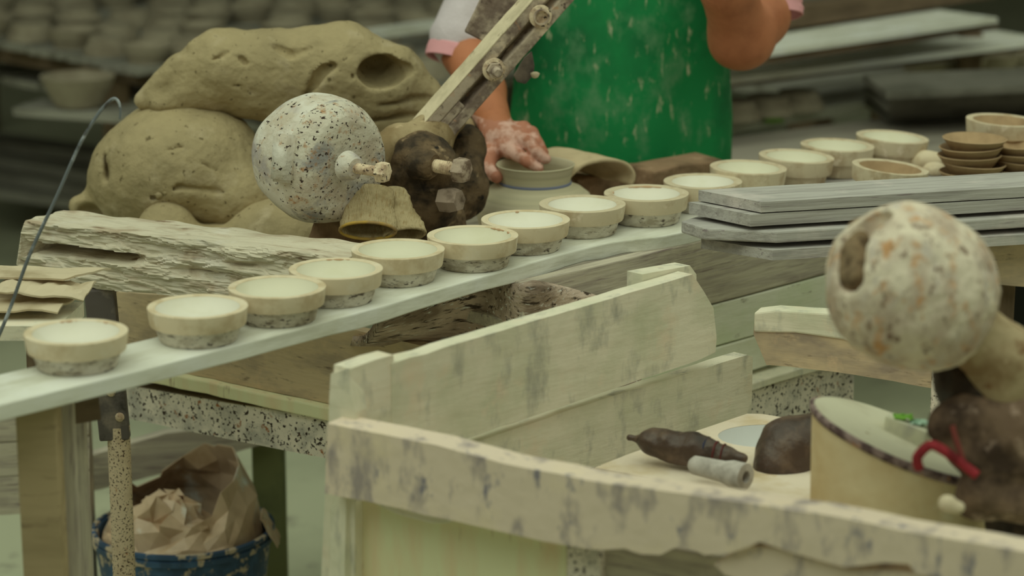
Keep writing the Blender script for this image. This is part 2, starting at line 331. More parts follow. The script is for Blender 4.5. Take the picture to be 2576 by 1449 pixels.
# --- implicit shapes meshed by surface nets: soft bodies, clay, castings
class Field:
    def __init__(s, lo, hi, h):
        s.lo = np.array(lo, float); s.h = h
        s.n = np.ceil((np.array(hi, float) - s.lo) / h).astype(int) + 1
        s.F = np.full(s.n, .06)
    def box(s, lo, hi):
        a = np.clip(np.floor((np.array(lo) - s.lo) / s.h).astype(int), 0, s.n); b = np.clip(np.ceil((np.array(hi) - s.lo) / s.h).astype(int) + 1, 0, s.n)
        if np.any(b <= a): return None, None
        g = [s.lo[i] + s.h * np.arange(a[i], b[i]) for i in range(3)]
        return tuple(slice(a[i], b[i]) for i in range(3)), np.meshgrid(*g, indexing='ij', sparse=True)
    def merge(s, sl, d, k, op):
        f = s.F[sl]
        if op == 'sub':
            d = -d; h = np.clip(.5 - .5 * (d - f) / k, 0, 1) if k else (f < d) * 0.
            s.F[sl] = np.maximum(f, d) if not k else f * h + d * (1 - h) + k * h * (1 - h)
        else:
            if not k: s.F[sl] = np.minimum(f, d)
            else:
                h = np.clip(.5 + .5 * (d - f) / k, 0, 1); s.F[sl] = d * (1 - h) + f * h - k * h * (1 - h)
    def cap(s, a, b, ra, rb=None, k=.01, op='add'):
        rb = ra if rb is None else rb
        a = np.array(a, float); b = np.array(b, float); m = max(ra, rb) + k + .03
        sl, g = s.box(np.minimum(a, b) - m, np.maximum(a, b) + m)
        if sl is None: return
        ab = b - a; L = max(ab @ ab, 1e-9)
        q = [g[i] - a[i] for i in range(3)]
        t = np.clip((q[0] * ab[0] + q[1] * ab[1] + q[2] * ab[2]) / L, 0, 1)
        d = np.sqrt(sum((q[i] - t * ab[i]) ** 2 for i in range(3))) - (ra + (rb - ra) * t)
        s.merge(sl, d, k, op)
    def ell(s, c, r, k=.01, op='add', rot=None):
        c = np.array(c, float); r = np.array(r, float); m = r.max() + k + .03
        sl, g = s.box(c - m, c + m)
        if sl is None: return
        q = [g[i] - c[i] for i in range(3)]
        if rot is not None:
            R = np.array(rot.to_3x3().transposed()); q = [R[i, 0] * q[0] + R[i, 1] * q[1] + R[i, 2] * q[2] for i in range(3)]
        k0 = np.sqrt(sum((q[i] / r[i]) ** 2 for i in range(3))); k1 = np.sqrt(sum((q[i] / r[i] ** 2) ** 2 for i in range(3)))
        s.merge(sl, k0 * (k0 - 1) / np.maximum(k1, 1e-6), k, op)
    def rbox(s, c, r, rd=.005, k=.005, op='add', rot=None):
        c = np.array(c, float); r = np.array(r, float) - rd; m = float(np.linalg.norm(r)) + rd + k + .03
        sl, g = s.box(c - m, c + m)
        if sl is None: return
        q = [g[i] - c[i] for i in range(3)]
        if rot is not None:
            R = np.array(rot.to_3x3().transposed()); q = [R[i, 0] * q[0] + R[i, 1] * q[1] + R[i, 2] * q[2] for i in range(3)]
        q = [np.abs(q[i]) - r[i] for i in range(3)]
        q = np.broadcast_arrays(*q)
        d = np.sqrt(sum(np.maximum(x, 0) ** 2 for x in q)) + np.minimum(np.maximum(np.maximum(q[0], q[1]), q[2]), 0) - rd
        s.merge(sl, d, k, op)
    def cut(s, fn):
        g = np.meshgrid(*[s.lo[i] + s.h * np.arange(s.n[i]) for i in range(3)], indexing='ij', sparse=True)
        s.F = np.maximum(s.F, fn(*g))
    def hit(s, u, v, y0=4.05, y1=4.8):
        for i in range(400):
            y = y0 + (y1 - y0) * i / 400; p = py(u, v, y); q = ((np.array(p) - s.lo) / s.h).astype(int)
            if np.all(q >= 0) and np.all(q < s.n) and s.F[tuple(q)] < 0: return p
        return None
    def crack(s, pix, r, depth=.004, k=.002):
        P = [s.hit(u, v) for u, v in pix]
        P = [(p + Vector((0, depth, 0))) for p in P if p is not None]
        for i in range(len(P) - 1):
            if (P[i] - P[i + 1]).length < .08: s.cap(tuple(P[i]), tuple(P[i + 1]), r * (.5 + .5 * math.sin(3.1 * (i + .5) / max(1, len(P) - 1))), r * (.5 + .5 * math.sin(3.1 * (i + 1) / max(1, len(P) - 1))) , k=k, op='sub')
    def data(s, disp=None):
        Fd = s.F.copy()
        for ax in range(3):
            i0 = [slice(None)] * 3; i0[ax] = 0; Fd[tuple(i0)] = np.maximum(Fd[tuple(i0)], 1e-3); i0[ax] = -1; Fd[tuple(i0)] = np.maximum(Fd[tuple(i0)], 1e-3)
        I = Fd < 0
        c = sum(I[i:I.shape[0] - 1 + i, j:I.shape[1] - 1 + j, k:I.shape[2] - 1 + k].astype(np.int8) for i in (0, 1) for j in (0, 1) for k in (0, 1))
        act = (c > 0) & (c < 8); ijk = np.argwhere(act); idx = -np.ones(c.shape, int); idx[act] = np.arange(len(ijk))
        sm = np.zeros((len(ijk), 3)); ct = np.zeros(len(ijk))
        cs = [(i, j, k) for i in (0, 1) for j in (0, 1) for k in (0, 1)]
        for a in cs:
            for ax in range(3):
                if a[ax]: continue
                b = list(a); b[ax] = 1
                f0 = Fd[tuple((ijk + a).T)]; f1 = Fd[tuple((ijk + b).T)]
                m = (f0 < 0) != (f1 < 0); t = np.where(m, f0 / np.where(m, f0 - f1, 1), 0)
                p = np.array(a, float)[None] + t[:, None] * (np.array(b) - np.array(a))[None]
                sm += p * m[:, None]; ct += m
        V = s.lo + s.h * (ijk + sm / ct[:, None])
        Q = []
        for ax in range(3):
            u, w = [(1, 2), (2, 0), (0, 1)][ax]
            s0 = [slice(None)] * 3; s1 = [slice(None)] * 3; s0[ax] = slice(0, -1); s1[ax] = slice(1, None)
            A = I[tuple(s0)]; B = I[tuple(s1)]; e = np.argwhere(A != B)
            e = e[(e[:, u] > 0) & (e[:, w] > 0) & (e[:, u] < idx.shape[u]) & (e[:, w] < idx.shape[w])]
            fl = A[tuple(e.T)]
            def cell(du, dw):
                q = e.copy(); q[:, u] += du; q[:, w] += dw; return idx[tuple(q.T)]
            q = np.stack([cell(-1, -1), cell(0, -1), cell(0, 0), cell(-1, 0)], 1)
            q[~fl] = q[~fl][:, ::-1]; Q.append(q)
        return V, np.concatenate(Q)
def blob(name, fld, m, parent=None, disp=(), smooth=True):
    V, Q = fld.data()
    me = bpy.data.meshes.new(name)
    c = (V.min(0) + V.max(0)) / 2; c[2] = V[:, 2].min()
    me.from_pydata((V - c).tolist(), [], Q.tolist())
    me.update()
    if disp:
        nrm = np.empty(len(V) * 3); me.vertices.foreach_get('normal', nrm); nrm = nrm.reshape(-1, 3)
        off = np.array([sum(a * nz(p, sc, i) for i, (a, sc) in enumerate(disp)) for p in V])
        V = V + nrm * off[:, None]
        me.vertices.foreach_set('co', (V - c).ravel()); me.update()
    me.materials.append(m)
    if smooth: me.polygons.foreach_set('use_smooth', [True] * len(me.polygons))
    o = bpy.data.objects.new(name, me); COL.objects.link(o)
    o.matrix_basis = Matrix.Translation(Vector(c))
    setparent(o, parent)
    return o
def copytree(o, M, label=None, parent=None):
    c = o.copy(); COL.objects.link(c)
    if parent is None:
        c.matrix_basis = M
        if label: c['label'] = label
    for ch in o.children:
        d = ch.copy(); COL.objects.link(d); d.parent = c; d.matrix_parent_inverse = ch.matrix_parent_inverse.copy()
    return c

# ------------------------------------------------------------------ the setting
FLZ = -LIFT
def sbox(name, lo, hi, m, kind='structure'):
    bm = bmesh.new(); bmesh.ops.create_cube(bm, size=1)
    c = (Vector(lo) + Vector(hi)) / 2; s = Vector(hi) - Vector(lo)
    for v in bm.verts: v.co = Vector((v.co.x * s.x, v.co.y * s.y, v.co.z * s.z))
    o = mk(name, bm, m, None, Matrix.Translation(c)); o['kind'] = kind; return o
sbox('floor', (-9, -3, FLZ - .1), (9, 15, FLZ), M_floor)
sbox('wall_back', (-9, 15, FLZ - .1), (9, 15.2, 3.2), M_wallb)
sbox('unseen_wall_left', (-5.2, -3, FLZ - .1), (-5.0, 15.2, 3.2), M_wallb)  # unseen wall added to cut low light from the left
sbox('unseen_wall_right', (5.0, -3, FLZ - .1), (5.2, 15.2, 2.75), M_wallb)  # unseen wall, its height and length set to limit side light
sbox('unseen_wall_front', (-5.2, -3.2, FLZ - .1), (5.2, -3.0, 2.6), M_wallb)  # unseen wall added behind the camera to cut low light
sbox('unseen_roof', (-5.2, 5.3, 3.2), (2.2, 15.2, 3.3), M_roof)  # unseen roof added to keep the background dark
sbox('unseen_roof', (2.2, 8.6, 3.2), (5.2, 15.2, 3.3), M_roof)            # unseen roof; a second gap over the side rack brightens it
sbox('unseen_roof', (-5.2, -3.2, 3.2), (5.2, .2, 3.3), M_roof)          # unseen roof behind the camera; the shed is open to the sky over the workbench

# ------------------------------------------------------------------ workbench with the plank sides
PA = Plane((.031, 3.790), 44.47)          # right-hand side of the workbench
PB = Plane((-.29, 3.97), -35.1)           # left-hand side of the workbench
bench = thing('workbench', 'clay-covered potter workbench of planks on a rusty speckled angle-iron frame', 'workbench', (.0, 4.3, FLZ))
def onA(s0, s1, z0, z1, name, m, t=.022, off=0, amp=.0012, sd=1):
    a = PA.a + PA.x * s0 + PA.n * off; b = PA.a + PA.x * s1 + PA.n * off
    return beam(name, (a.x, a.y, z0), (b.x, b.y, z0), (0, t), (0, z1 - z0), m, bench, amp=amp, seed=sd, bevel=.0025)
onA(-.02, .80, .618, .729, 'plank', M_greywood, sd=2)
onA(-.04, .80, .5445, .6155, 'plank', M_greenwood, sd=3)
onA(-.04, .80, .484, .5425, 'plank', M_greenwood, sd=4)
onA(-.04, .79, .462, .476, 'ledge_strip', M_dustwood, t=.05, off=-.03, sd=5)
onA(-.04, .775, .375, .455, 'angle_iron', M_speck, t=.006, off=-.012, amp=.0003)
onA(-.04, .775, .449, .455, 'angle_iron', M_speck, t=.045, off=-.012, amp=.0003)
slab('side_board', PB, [(292, 735), (420, 742), (600, 770), (863, 823), (1000, 856), (1080, 875), (1300, 922), (1420, 950), (1420, 1150), (1300, 1115), (830, 1016), (500, 946), (300, 905)], .022, M_brownwood, bench, amp=.0015)
slab('ledge_strip', PB, [(300, 905), (500, 948), (830, 1018), (1250, 1105), (1250, 1150), (830, 1052), (500, 980), (330, 945)], .04, M_yellowwood, bench, off=-.016, amp=.002)
slab('angle_iron', PB, [(320, 968), (500, 1000), (825, 1052), (1250, 1130), (1250, 1240), (825, 1152), (500, 1088), (320, 1050)], .006, M_speck, bench, off=-.004, amp=.0008)
pa = PB.hit(320, 966); pb = PB.hit(1250, 1126)
beam('angle_iron_flange', pa, pb, (0, .05), (-.005, 0), M_darkwood, bench, amp=.0004)
# bench top, boards running along the right-hand side
q0 = PA.a + PA.x * -.02 + PA.n * .022
for i in range(6):
    o0 = PA.n * (.135 * i)
    beam('top_board', (q0.x + o0.x, q0.y + o0.y, .645), (q0.x + o0.x + PA.x.x * .66, q0.y + o0.y + PA.x.y * .66, .645), (0, .131), (0, .02), M_greywood, bench, seed=10 + i, amp=.001)
# corner leg: freckled pipe below, dark steel post above, carrying the log
lp = py(299, 1100, 3.99)
lathe('pipe_leg', [(.0185, 0), (.0185, lp.z - FLZ + .02)], M_pipe, bench, Matrix.Translation((lp.x, lp.y, FLZ)), seg=24)
lathe('foot_collar', [(.026, 0), (.026, .02), (.0185, .024)], M_pipe, bench, Matrix.Translation((lp.x, lp.y, FLZ)), seg=24)
dp = py(252, 722, 3.99); d1 = py(290, 1104, 3.985)
post = beam('steel_post', (d1.x, 3.985, d1.z), (dp.x, 3.985, dp.z), (-.012, .012), (-.024, .024), M_darksteel, bench, up=(1, 0, 0), n=8, amp=.0008)
for (u, v) in ((280, 985), (302, 1048)):
    p = py(u, v, 3.975)
    lathe('bolt_head', [(.0075, 0), (.0075, .004), (.005, .006), (0, .0065)], M_bolt, post, axis(p, (0, -1, .0)), seg=14)
rp = PA.a + PA.x * .762
beam('corner_post', (rp.x, rp.y, FLZ), (rp.x, rp.y, .50), (-.02, .02), (-.018, .018), M_speck, bench, up=(1, 0, 0), amp=.0003, bevel=.001)
gp = py(680, 1300, 4.75)
beam('rear_leg', (gp.x, gp.y, FLZ), (gp.x, gp.y, .40), (-.03, .03), (-.03, .03), M_greenpost, bench, up=(1, 0, 0), amp=.001)
cp = (.03, 3.85)
beam('corner_post', (cp[0], cp[1], FLZ), (cp[0], cp[1], .5), (-.018, .018), (-.018, .018), M_speck, bench, up=(1, 0, 0), amp=.0003)
# cracked curved trough board hung outside the corner
def trough(s, t):
    top = spl_top[min(int(s * (len(spl_top) - 1) + .5), len(spl_top) - 1)]
    bot = spl_bot[min(int(s * (len(spl_bot) - 1) + .5), len(spl_bot) - 1)]
    p = top.lerp(bot, t); sag = math.sin(t * math.pi) * .035
    p = p + Vector((.35, .35, -1)).normalized() * sag
    return p + Vector((0, 0, .0015 * nz((p.x * 2, p.y * 2, p.z * 9), 14)))
spl_top = spline([pz(960, 778, .690), pz(1120, 738, .700), pz(1235, 716, .708), PA.shift(-.013).hit(1330, 712), PA.shift(-.018).hit(1410, 719), PA.shift(-.03).hit(1500, 745), PA.shift(-.05).hit(1600, 800), PA.shift(-.07).hit(1660, 850)], 8)
spl_bot = spline([PB.shift(.024).hit(840, 840), PB.shift(.024).hit(960, 868), PB.shift(.024).hit(1080, 896), PB.shift(.024).hit(1180, 925), PB.shift(.024).hit(1300, 955), PB.shift(.024).hit(1400, 985), PB.shift(.024).hit(1460, 1000), PB.shift(.024).hit(1500, 1010)], 8)
tb = grid('trough_board', trough, 56, 14, M_crackwood, bench, thick=.016)
# ------------------------------------------------------------------ ware board
fe = [pz(0, 1018, .75), pz(450, 906, .75), pz(900, 787, .75), pz(1472, 624, .75), pz(1700, 588, .75)]
d = (fe[4] - fe[0]).normalized(); nrm = Vector((-d.y, d.x, 0))
path = [fe[0] - d * .05] + fe + [fe[4] + d * .28]
pp = spline(path, 8)
bm = bmesh.new(); rows = []
for i, p in enumerate(pp):
    w = .114 + .045 * max(0, min(1, (i - 25) / 6))
    j = lambda k: .0015 * nz((i * .5, k, 3), 1.0)
    tz = -.022 + (-.010 * max(0, nz((i * .35, 4, 1), 1)) if 20 < i < 40 else 0)
    rows.append([bm.verts.new((p.x + nrm.x * a, p.y + nrm.y * a, .75 + b)) for a, b in ((0 + j(1), j(2) * .5), (w + j(3), 0), (w + j(4), -.021), (j(5), tz))])
for i in range(len(rows) - 1):
    for k in range(4): bm.faces.new((rows[i][k], rows[i][(k + 1) % 4], rows[i + 1][(k + 1) % 4], rows[i + 1][k]))
bm.faces.new(rows[0]); bm.faces.new(rows[-1][::-1])
Mx = fr((fe[0].x, fe[0].y, .73), (fe[4].x, fe[4].y, .73)); bm.transform(Mx.inverted())
wb = mk('ware_board', bm, M_wareboard, None, Mx, bevel=.004)
tag(wb, 'long narrow dusty ware board carrying a single row of plaster bowl moulds', 'board')

# ------------------------------------------------------------------ moulds
def mould_parts(root, Mx, ri, lining, rimm, foot, deep=False, R=.0695):
    k = R / .0695
    prof = [(.0600 * k, .0225), (.0655 * k, .0228), (.0662 * k, .0245), (.0692 * k, .0452), (.0690 * k, .0466), (.0678 * k, .0470), (ri + .0035, .0468), (ri + .0022, .0460), (ri + .0008, .0464), (ri, .0455)]
    lathe('rim_band', prof, rimm, root, Mx, seg=64, close=False, wob=.004, wsc=40)
    lathe('foot', [(0, 0), (.0515 * k, 0), (.0535 * k, .0015), (.0592 * k, .0215), (.0602 * k, .0232)], foot, root, Mx, seg=64, close=False, wob=.006, wsc=60)
    zb = .012 if not deep else .006
    lathe('slip_lining', [(ri + .0004, .0458), (ri - .0015, .0432), (ri * .86, .0365 if not deep else .028), (ri * .66, .031 if not deep else .014), (ri * .36, .0275 if not deep else .0085), (0, .0265 if not deep else .007)], lining, root, Mx, seg=64, close=False)
ords = ['first', 'second', 'third', 'fourth', 'fifth', 'sixth', 'seventh', 'eighth', 'ninth', 'tenth', 'eleventh', 'twelfth', 'thirteenth', 'fourteenth']
bowls = [(191, 834, 262), (497, 770, 255), (697, 721, 248), (845, 675, 238), (1001, 626, 238), (1189, 591, 234), (1322, 551, 225), (1465, 512, 221), (1626, 485, 218)]
protos = {}
def mould(kind, Mx, label, group, name='plaster_mould'):
    if kind not in protos:
        r = thing(name, label, 'mould', (0, 0, 0), group)
        ri, li, rm, ft, dp = {'a': (.0580, M_slip, M_plaster, M_foot, False), 'b': (.0580, M_slipcream, M_plaster, M_foot, False), 'c': (.0545, M_slip, M_tanrim, M_foot, False), 'd': (.0555, M_slipcream, M_tanrim, M_tanrim, False), 'e': (.0560, M_brownbowl, M_tanrim, M_tanrim, True)}[kind]
        mould_parts(r, Matrix(), ri, li, rm, ft, dp)
        protos[kind] = r; r.matrix_basis = Mx; return r
    c = copytree(protos[kind], Mx, label)
    if group: c['group'] = group
    return c
kinds = 'aabbbaaca'
kinds = ['a', 'a', 'b', 'b', 'b', 'b', 'a', 'c', 'c']
GRP = 'plaster bowl moulds in the row on the ware board'
for i, (u, v, w) in enumerate(bowls):
    p = pz(u, v, .797); s = (w / (F / (p - CAM).dot(FW))) / .139
    s = max(.965, min(1.0, s))
    mould(kinds[i], Matrix.Translation((p.x, p.y, .7503)) @ Matrix.Rotation(i * 1.3, 4, 'Z') @ Matrix.Diagonal((s, s, 1, 1)),
          'plaster bowl mould, %s in the ware-board row counted from its free end' % ords[i], GRP)

M_chip = mat('bare_plaster_chip', alb(150, 130, 90, .8))
roots = [o for o in bpy.data.objects if o.name.startswith('plaster_mould')]
roots.sort(key=lambda o: o.matrix_basis.translation.x)
for bi, a0, a1 in ((0, 95, 125), (0, 50, 62), (3, 70, 115), (5, 35, 62), (5, 18, 24), (6, 100, 106), (8, 60, 120), (8, 170, 178)):
    rt_ = roots[bi]; c_ = rt_.matrix_basis.translation; ri_ = .0575 if bi < 7 else .054
    pts_ = [Vector((c_.x + ri_ * math.cos(math.radians(a0 + (a1 - a0) * k / 8)), c_.y + ri_ * math.sin(math.radians(a0 + (a1 - a0) * k / 8)), .7503 + .0455)) for k in range(9)]
    tube('rim_chip', pts_, [.0005 + .0016 * math.sin(math.pi * k / 8) * (.7 + .5 * math.sin(k * 2.3)) for k in range(9)], M_chip, rt_, seg=6)
# ------------------------------------------------------------------ slatted bin in front: post, rails, boards
bn = thing('slatted_bin', 'pale clay-splashed slatted wooden bin with a bowed front rail', 'bin', (.1, 3.1, FLZ))
PF = Plane(pz(985, 912, .748)[:2], 46.7)
slab('long_slat', PF, [(985, 915), (1200, 850), (1500, 762), (1700, 703), (1742, 690), (1772, 735), (1795, 775), (1803, 850), (1800, 886), (1760, 905), (1500, 993), (1215, 1090), (985, 1165)], .028, M_dustwood, bn, amp=.002, bevel=.004)
slab('end_block', PF.shift(.03), [(1616, 690), (1736, 668), (1752, 690), (1752, 760), (1616, 800)], .03, M_dustwood, bn, amp=.0015)
slab('lower_slat', PF.shift(.012), [(985, 1190), (1215, 1106), (1500, 1010), (1780, 925), (1880, 893), (1894, 897), (1890, 1052), (1600, 1140), (1300, 1240), (985, 1330)], .026, M_dustwood, bn, amp=.002, bevel=.004)
PP = Plane(pz(880, 940, .748)[:2], 46.7)
slab('corner_post', PP, [(880, 928), (944, 905), (990, 893), (990, 1500), (895, 1620), (862, 1620)], .03, M_dustwood, bn, amp=.001, bevel=.003)
PR = Plane(pz(870, 1050, .69)[:2], -31.0)
slab('post_side', PR.shift(.002), [(832, 940), (872, 928), (893, 1040), (893, 1600), (800, 1600), (820, 1200)], .028, M_dustwood, bn, amp=.001)
slab('front_rail', PR, [(857, 1050), (1000, 1078), (1130, 1104), (1300, 1150), (1500, 1190), (1700, 1218), (1900, 1246), (2150, 1285), (2350, 1325), (2640, 1375), (2640, 1480), (2330, 1425), (2310, 1398), (2250, 1396), (2200, 1403), (2150, 1408), (2020, 1372), (1940, 1345), (1870, 1372), (1800, 1378), (1770, 1362), (1730, 1358), (1690, 1378), (1640, 1376), (1600, 1362), (1540, 1366), (1500, 1362), (1400, 1345), (1200, 1300), (1000, 1255), (850, 1225)], .045, M_rail, bn, off=-.03, amp=.002, bevel=.004)
slab('lower_rail', PR.shift(.012), [(1820, 1402), (1900, 1352), (2000, 1360), (2160, 1412), (2300, 1418), (2640, 1460), (2640, 1560), (1950, 1460), (1850, 1430)], .03, M_rail, bn, off=-.03, amp=.002)
slab('front_panel', PR.shift(.02), [(893, 1240), (1424, 1345), (1424, 1600), (893, 1600)], .02, M_yellowwood, bn, amp=.001)
slab('filler_block', PR.shift(.004), [(930, 1245), (1150, 1290), (1130, 1318), (1080, 1318), (1000, 1297), (930, 1262)], .014, M_dustwood, bn)
slab('angle_leg', PR.shift(.012), [(1424, 1340), (1510, 1355), (1510, 1600), (1424, 1600)], .02, M_speck, bn)
slab('front_panel', PR.shift(.024), [(1512, 1350), (2000, 1430), (2000, 1620), (1512, 1620)], .02, M_greywood, bn, amp=.001)
# floor boards inside the bin and the far end board
ea = pz(1900, 990, .56)
PE = Plane((ea.x, ea.y), -21)
slab('end_board', PE, [(1900, 786), (1950, 780), (2080, 788), (2300, 820), (2480, 860), (2480, 1010), (2350, 978), (2150, 943), (1985, 922), (1928, 918), (1912, 880), (1895, 840)], .03, M_brownwood, bn, amp=.0015, bevel=.003)
q = PE.shift(-.002)
slab('end_board_cap', PE.shift(-.003), [(1897, 786), (1950, 780), (2080, 788), (2300, 820), (2300, 880), (2200, 880), (2120, 855), (2000, 838), (1896, 836)], .034, M_dustwood, bn, amp=.002, bevel=.003)
kp = py(2366, 960, 3.62)
beam('speckled_post', (kp.x, kp.y, FLZ), (kp.x, kp.y, py(2366, 900, 3.62).z), (-.010, .010), (-.012, .012), M_speck, bn, up=(1, 0, 0), amp=.0003)
cx = Vector((.30, 3.30, 0))
for i in range(5):
    a0 = PF.a + PF.x * .0 - PF.n * (.03 + .14 * i); 
    beam('bottom_board', (a0.x, a0.y, .43), (a0.x + PF.x.x * .78, a0.y + PF.x.y * .78, .43), (-.132, 0), (0, .018), M_greywood, bn, seed=30 + i)

# ------------------------------------------------------------------ rotten log on edge behind the moulds
PL = Plane(pz(75, 556, .765)[:2], -31)
s_l = PL.sz(62, 560)[0]; s_r = PL.sz(872, 653)[0]
def log_top(s): 
    t = (s - s_l) / (s_r - s_l); return PL.sz(62 + 833 * t, 556 + 96 * t)[1]
def log_bot(s):
    t = (s - s_l) / (s_r - s_l); return PL.sz(50 + 840 * t, 712 + 68 * t)[1]
bm = bmesh.new(); rings = []
NS = 200; DEP = .095
for i in range(NS + 1):
    t = i / NS; s = s_l + (s_r - s_l) * t; zt = log_top(s); zb = log_bot(s); ring = []
    prof = []
    for k in range(49): prof.append((0, 1 - k / 48))           # front, top to bottom
    for k in range(1, 7): prof.append((k / 6, 0))
    for k in range(1, 11): prof.append((1, k / 10))
    for k in range(1, 6): prof.append((1 - k / 6, 1))
    for (a, h) in prof:
        y = a * DEP; z = zb + (zt - zb) * h; x = s
        if a < .01:
            q1 = noise.noise(Vector((s * 6, z * 46 + .4 * noise.noise(Vector((s * 20, z * 20, 0))), 2))); lay = round(q1 * 3.2) / 3.2 * .011 + noise.noise(Vector((s * 26, z * 120, 5))) * .004 + noise.noise(Vector((s * 60, z * 260, 8))) * .002
            g = max(0, min(1, (.40 - t) / .12)) * max(0, 1 - abs(h - (.60 - .10 * t + .02 * noise.noise(Vector((s * 18, 3, 3))))) / .10) ** .5
            g2 = max(0, 1 - abs(t - .55) / .16) * max(0, 1 - abs(h - .46) / .14)
            g3 = max(0, 1 - abs(t - .72) / .12) * max(0, 1 - abs(h - .66) / .10)
            y += lay + g * .075 + g2 * .018 + g3 * .012
            y -= .006 * math.sin(max(0, min(1, h)) * math.pi)
        else:
            y += .004 * noise.noise(Vector((s * 12, a * 5, h * 5))); z += (.004 if h > .5 else -.006) * noise.noise(Vector((s * 16, a * 7, 1)))
        if a < .01 and h > .97: z += .004 * noise.noise(Vector((s * 16, 0, 1))); 
        if i < 8:                                                     # ragged broken end: two tongues with a cleft
            lob = .035 * math.exp(-((h - .60) / .10) ** 2) - .012 * (h < .45) + .010 * noise.noise(Vector((h * 14, a * 4, 3)))
            x += lob * (1 - i / 8)
        ring.append(bm.verts.new((x - s_l, y, z - .6)))
    rings.append(ring)
n = len(rings[0])
for i in range(NS):
    for k in range(n): bm.faces.new((rings[i][k], rings[i][(k + 1) % n], rings[i + 1][(k + 1) % n], rings[i + 1][k]))
bm.faces.new(rings[0]); bm.faces.new(rings[-1][::-1])
bmesh.ops.triangulate(bm, faces=[f for f in bm.faces if len(f.verts) > 4])
lg = mk('rotten_log', bm, M_log, None, PL.M @ Matrix.Translation((s_l, 0, .6)))
tag(lg, 'rotten split timber log on edge, flaking and dusted with dry clay', 'log')

# ------------------------------------------------------------------ clay heap
def w3(p): return (p.x, p.y, p.z)
f = Field((-.85, 4.16, .64), (-.03, 4.72, 1.02), .004)
Y0 = 4.42
f.ell(w3(py(455, 425, Y0)), (.148, .15, .118), k=.02)
f.ell(w3(py(330, 470, Y0)), (.068, .10, .085), k=.03)
f.ell(w3(py(600, 480, Y0 - .02)), (.085, .12, .075), k=.03)
f.cap(w3(py(205, 520, Y0 - .02)), w3(py(330, 500, Y0)), .020, .05, k=.02)
f.ell(w3(py(225, 535, Y0 - .05)), (.028, .03, .016), k=.004, op='sub')
f.ell(w3(py(262, 430, Y0 - .11)), (.010, .03, .026), k=.006, op='sub')
f.crack([(600, 318), (640, 322), (680, 338)], .006, .003); f.crack([(270, 400), (272, 430), (278, 455)], .010, .006)
f.crack([(420, 380), (455, 372), (480, 385)], .003); f.crack([(380, 500), (450, 470), (540, 480), (640, 500)], .004, .002, .006); f.crack([(505, 412), (520, 420), (545, 432)], .003, .002)
f.cap(w3(py(560, 560, Y0 - .09)), w3(py(700, 520, Y0 - .09)), .014, .020, k=.01)
clay = thing('clay_lump', 'rounded smooth lump of wet clay at the bottom of the heap', 'clay', w3(py(450, 600, Y0)))
blob('lump', f, M_clay, clay, disp=((.006, 9), (.0022, 32), (.0008, 90)))
f = Field((-.72, 4.18, .76), (-.0, 4.76, 1.06), .004)
for (u0, v0, r0, u1, v1, r1) in ((470, 205, .048, 560, 168, .062), (560, 172, .064, 860, 170, .072), (860, 175, .075, 980, 210, .068), (980, 215, .066, 1060, 245, .040), (480, 220, .045, 700, 235, .05), (860, 240, .06, 1040, 300, .045), (900, 300, .05, 1140, 330, .035)):
    f.cap(w3(py(u0, v0, Y0 + .02)), w3(py(u1, v1, Y0 + .02)), r0, r1, k=.02)
f.cap(w3(py(365, 250, Y0)), w3(py(455, 170, Y0)), .018, .026, k=.006)
f.cap(w3(py(400, 262, Y0 - .02)), w3(py(520, 235, Y0)), .014, .03, k=.02)
f.cap(w3(py(838, 168, Y0 - .062)), w3(py(800, 195, Y0 - .062)), .010, .006, k=.003, op='sub')
f.cap(w3(py(800, 195, Y0 - .060)), w3(py(768, 248, Y0 - .055)), .006, .003, k=.003, op='sub')
f.cap(w3(py(540, 148, Y0 - .05)), w3(py(575, 135, Y0 - .05)), .003, .002, k=.002, op='sub')
f.ell(w3(py(612, 152, Y0 - .053)), (.006, .008, .005), k=.003, op='sub')
for (u, v, r) in ((495, 118, .010), (690, 100, .006), (830, 96, .009), (760, 104, .006), (935, 112, .006)): f.ell(w3(py(u, v, Y0 + .0)), (r * 1.6, r, r), k=.006)
f.crack([(838, 165), (815, 178), (800, 195), (790, 212), (775, 232), (768, 248)], .011, .004, .003)
f.crack([(540, 150), (560, 140), (576, 134)], .005, .002); f.crack([(605, 148), (615, 155), (622, 162)], .006, .003); f.crack([(690, 118), (735, 138), (780, 122)], .006, .000, .004)
f.crack([(960, 262), (1030, 248), (1090, 250)], .006, .001, .006); f.crack([(930, 300), (1000, 290), (1080, 292)], .006, .001, .006); f.crack([(590, 205), (600, 215), (612, 222)], .004); f.crack([(884, 190), (888, 200)], .004, .003)
p_ = f.hit(955, 185)
f.ell(w3(p_ + Vector((.0, .02, .0))), (.044, .05, .030), k=.004, op='sub'); f.ell(w3(p_ + Vector((.028, .015, .004))), (.032, .03, .014), k=.004, op='sub'); f.ell(w3(p_ + Vector((-.01, .05, .006))), (.03, .04, .022), k=.006, op='sub')
slug = thing('clay_slug', 'long clay slug with a torn hollow lying across the top of the heap', 'clay', w3(py(700, 300, Y0)))
blob('slug', f, M_clay, slug, disp=((.006, 10), (.0025, 34), (.001, 90)))
f = Field((-.64, 4.10, .64), (-.18, 4.5, .80), .004)
f.ell(w3(py(735, 590, 4.26)), (.115, .09, .062), k=.02); f.ell(w3(py(420, 590, 4.28)), (.055, .05, .055), k=.01); f.ell(w3(py(560, 620, 4.28)), (.09, .07, .04), k=.02)
f.cut(lambda X, Y, Z: (.662 - Z) + 0 * X + 0 * Y)
o = blob('clay_mound', f, M_clay, None, disp=((.004, 12), (.001, 50)))
tag(o, 'low smooth mound of clay under the heap beside the rotten log', 'clay')

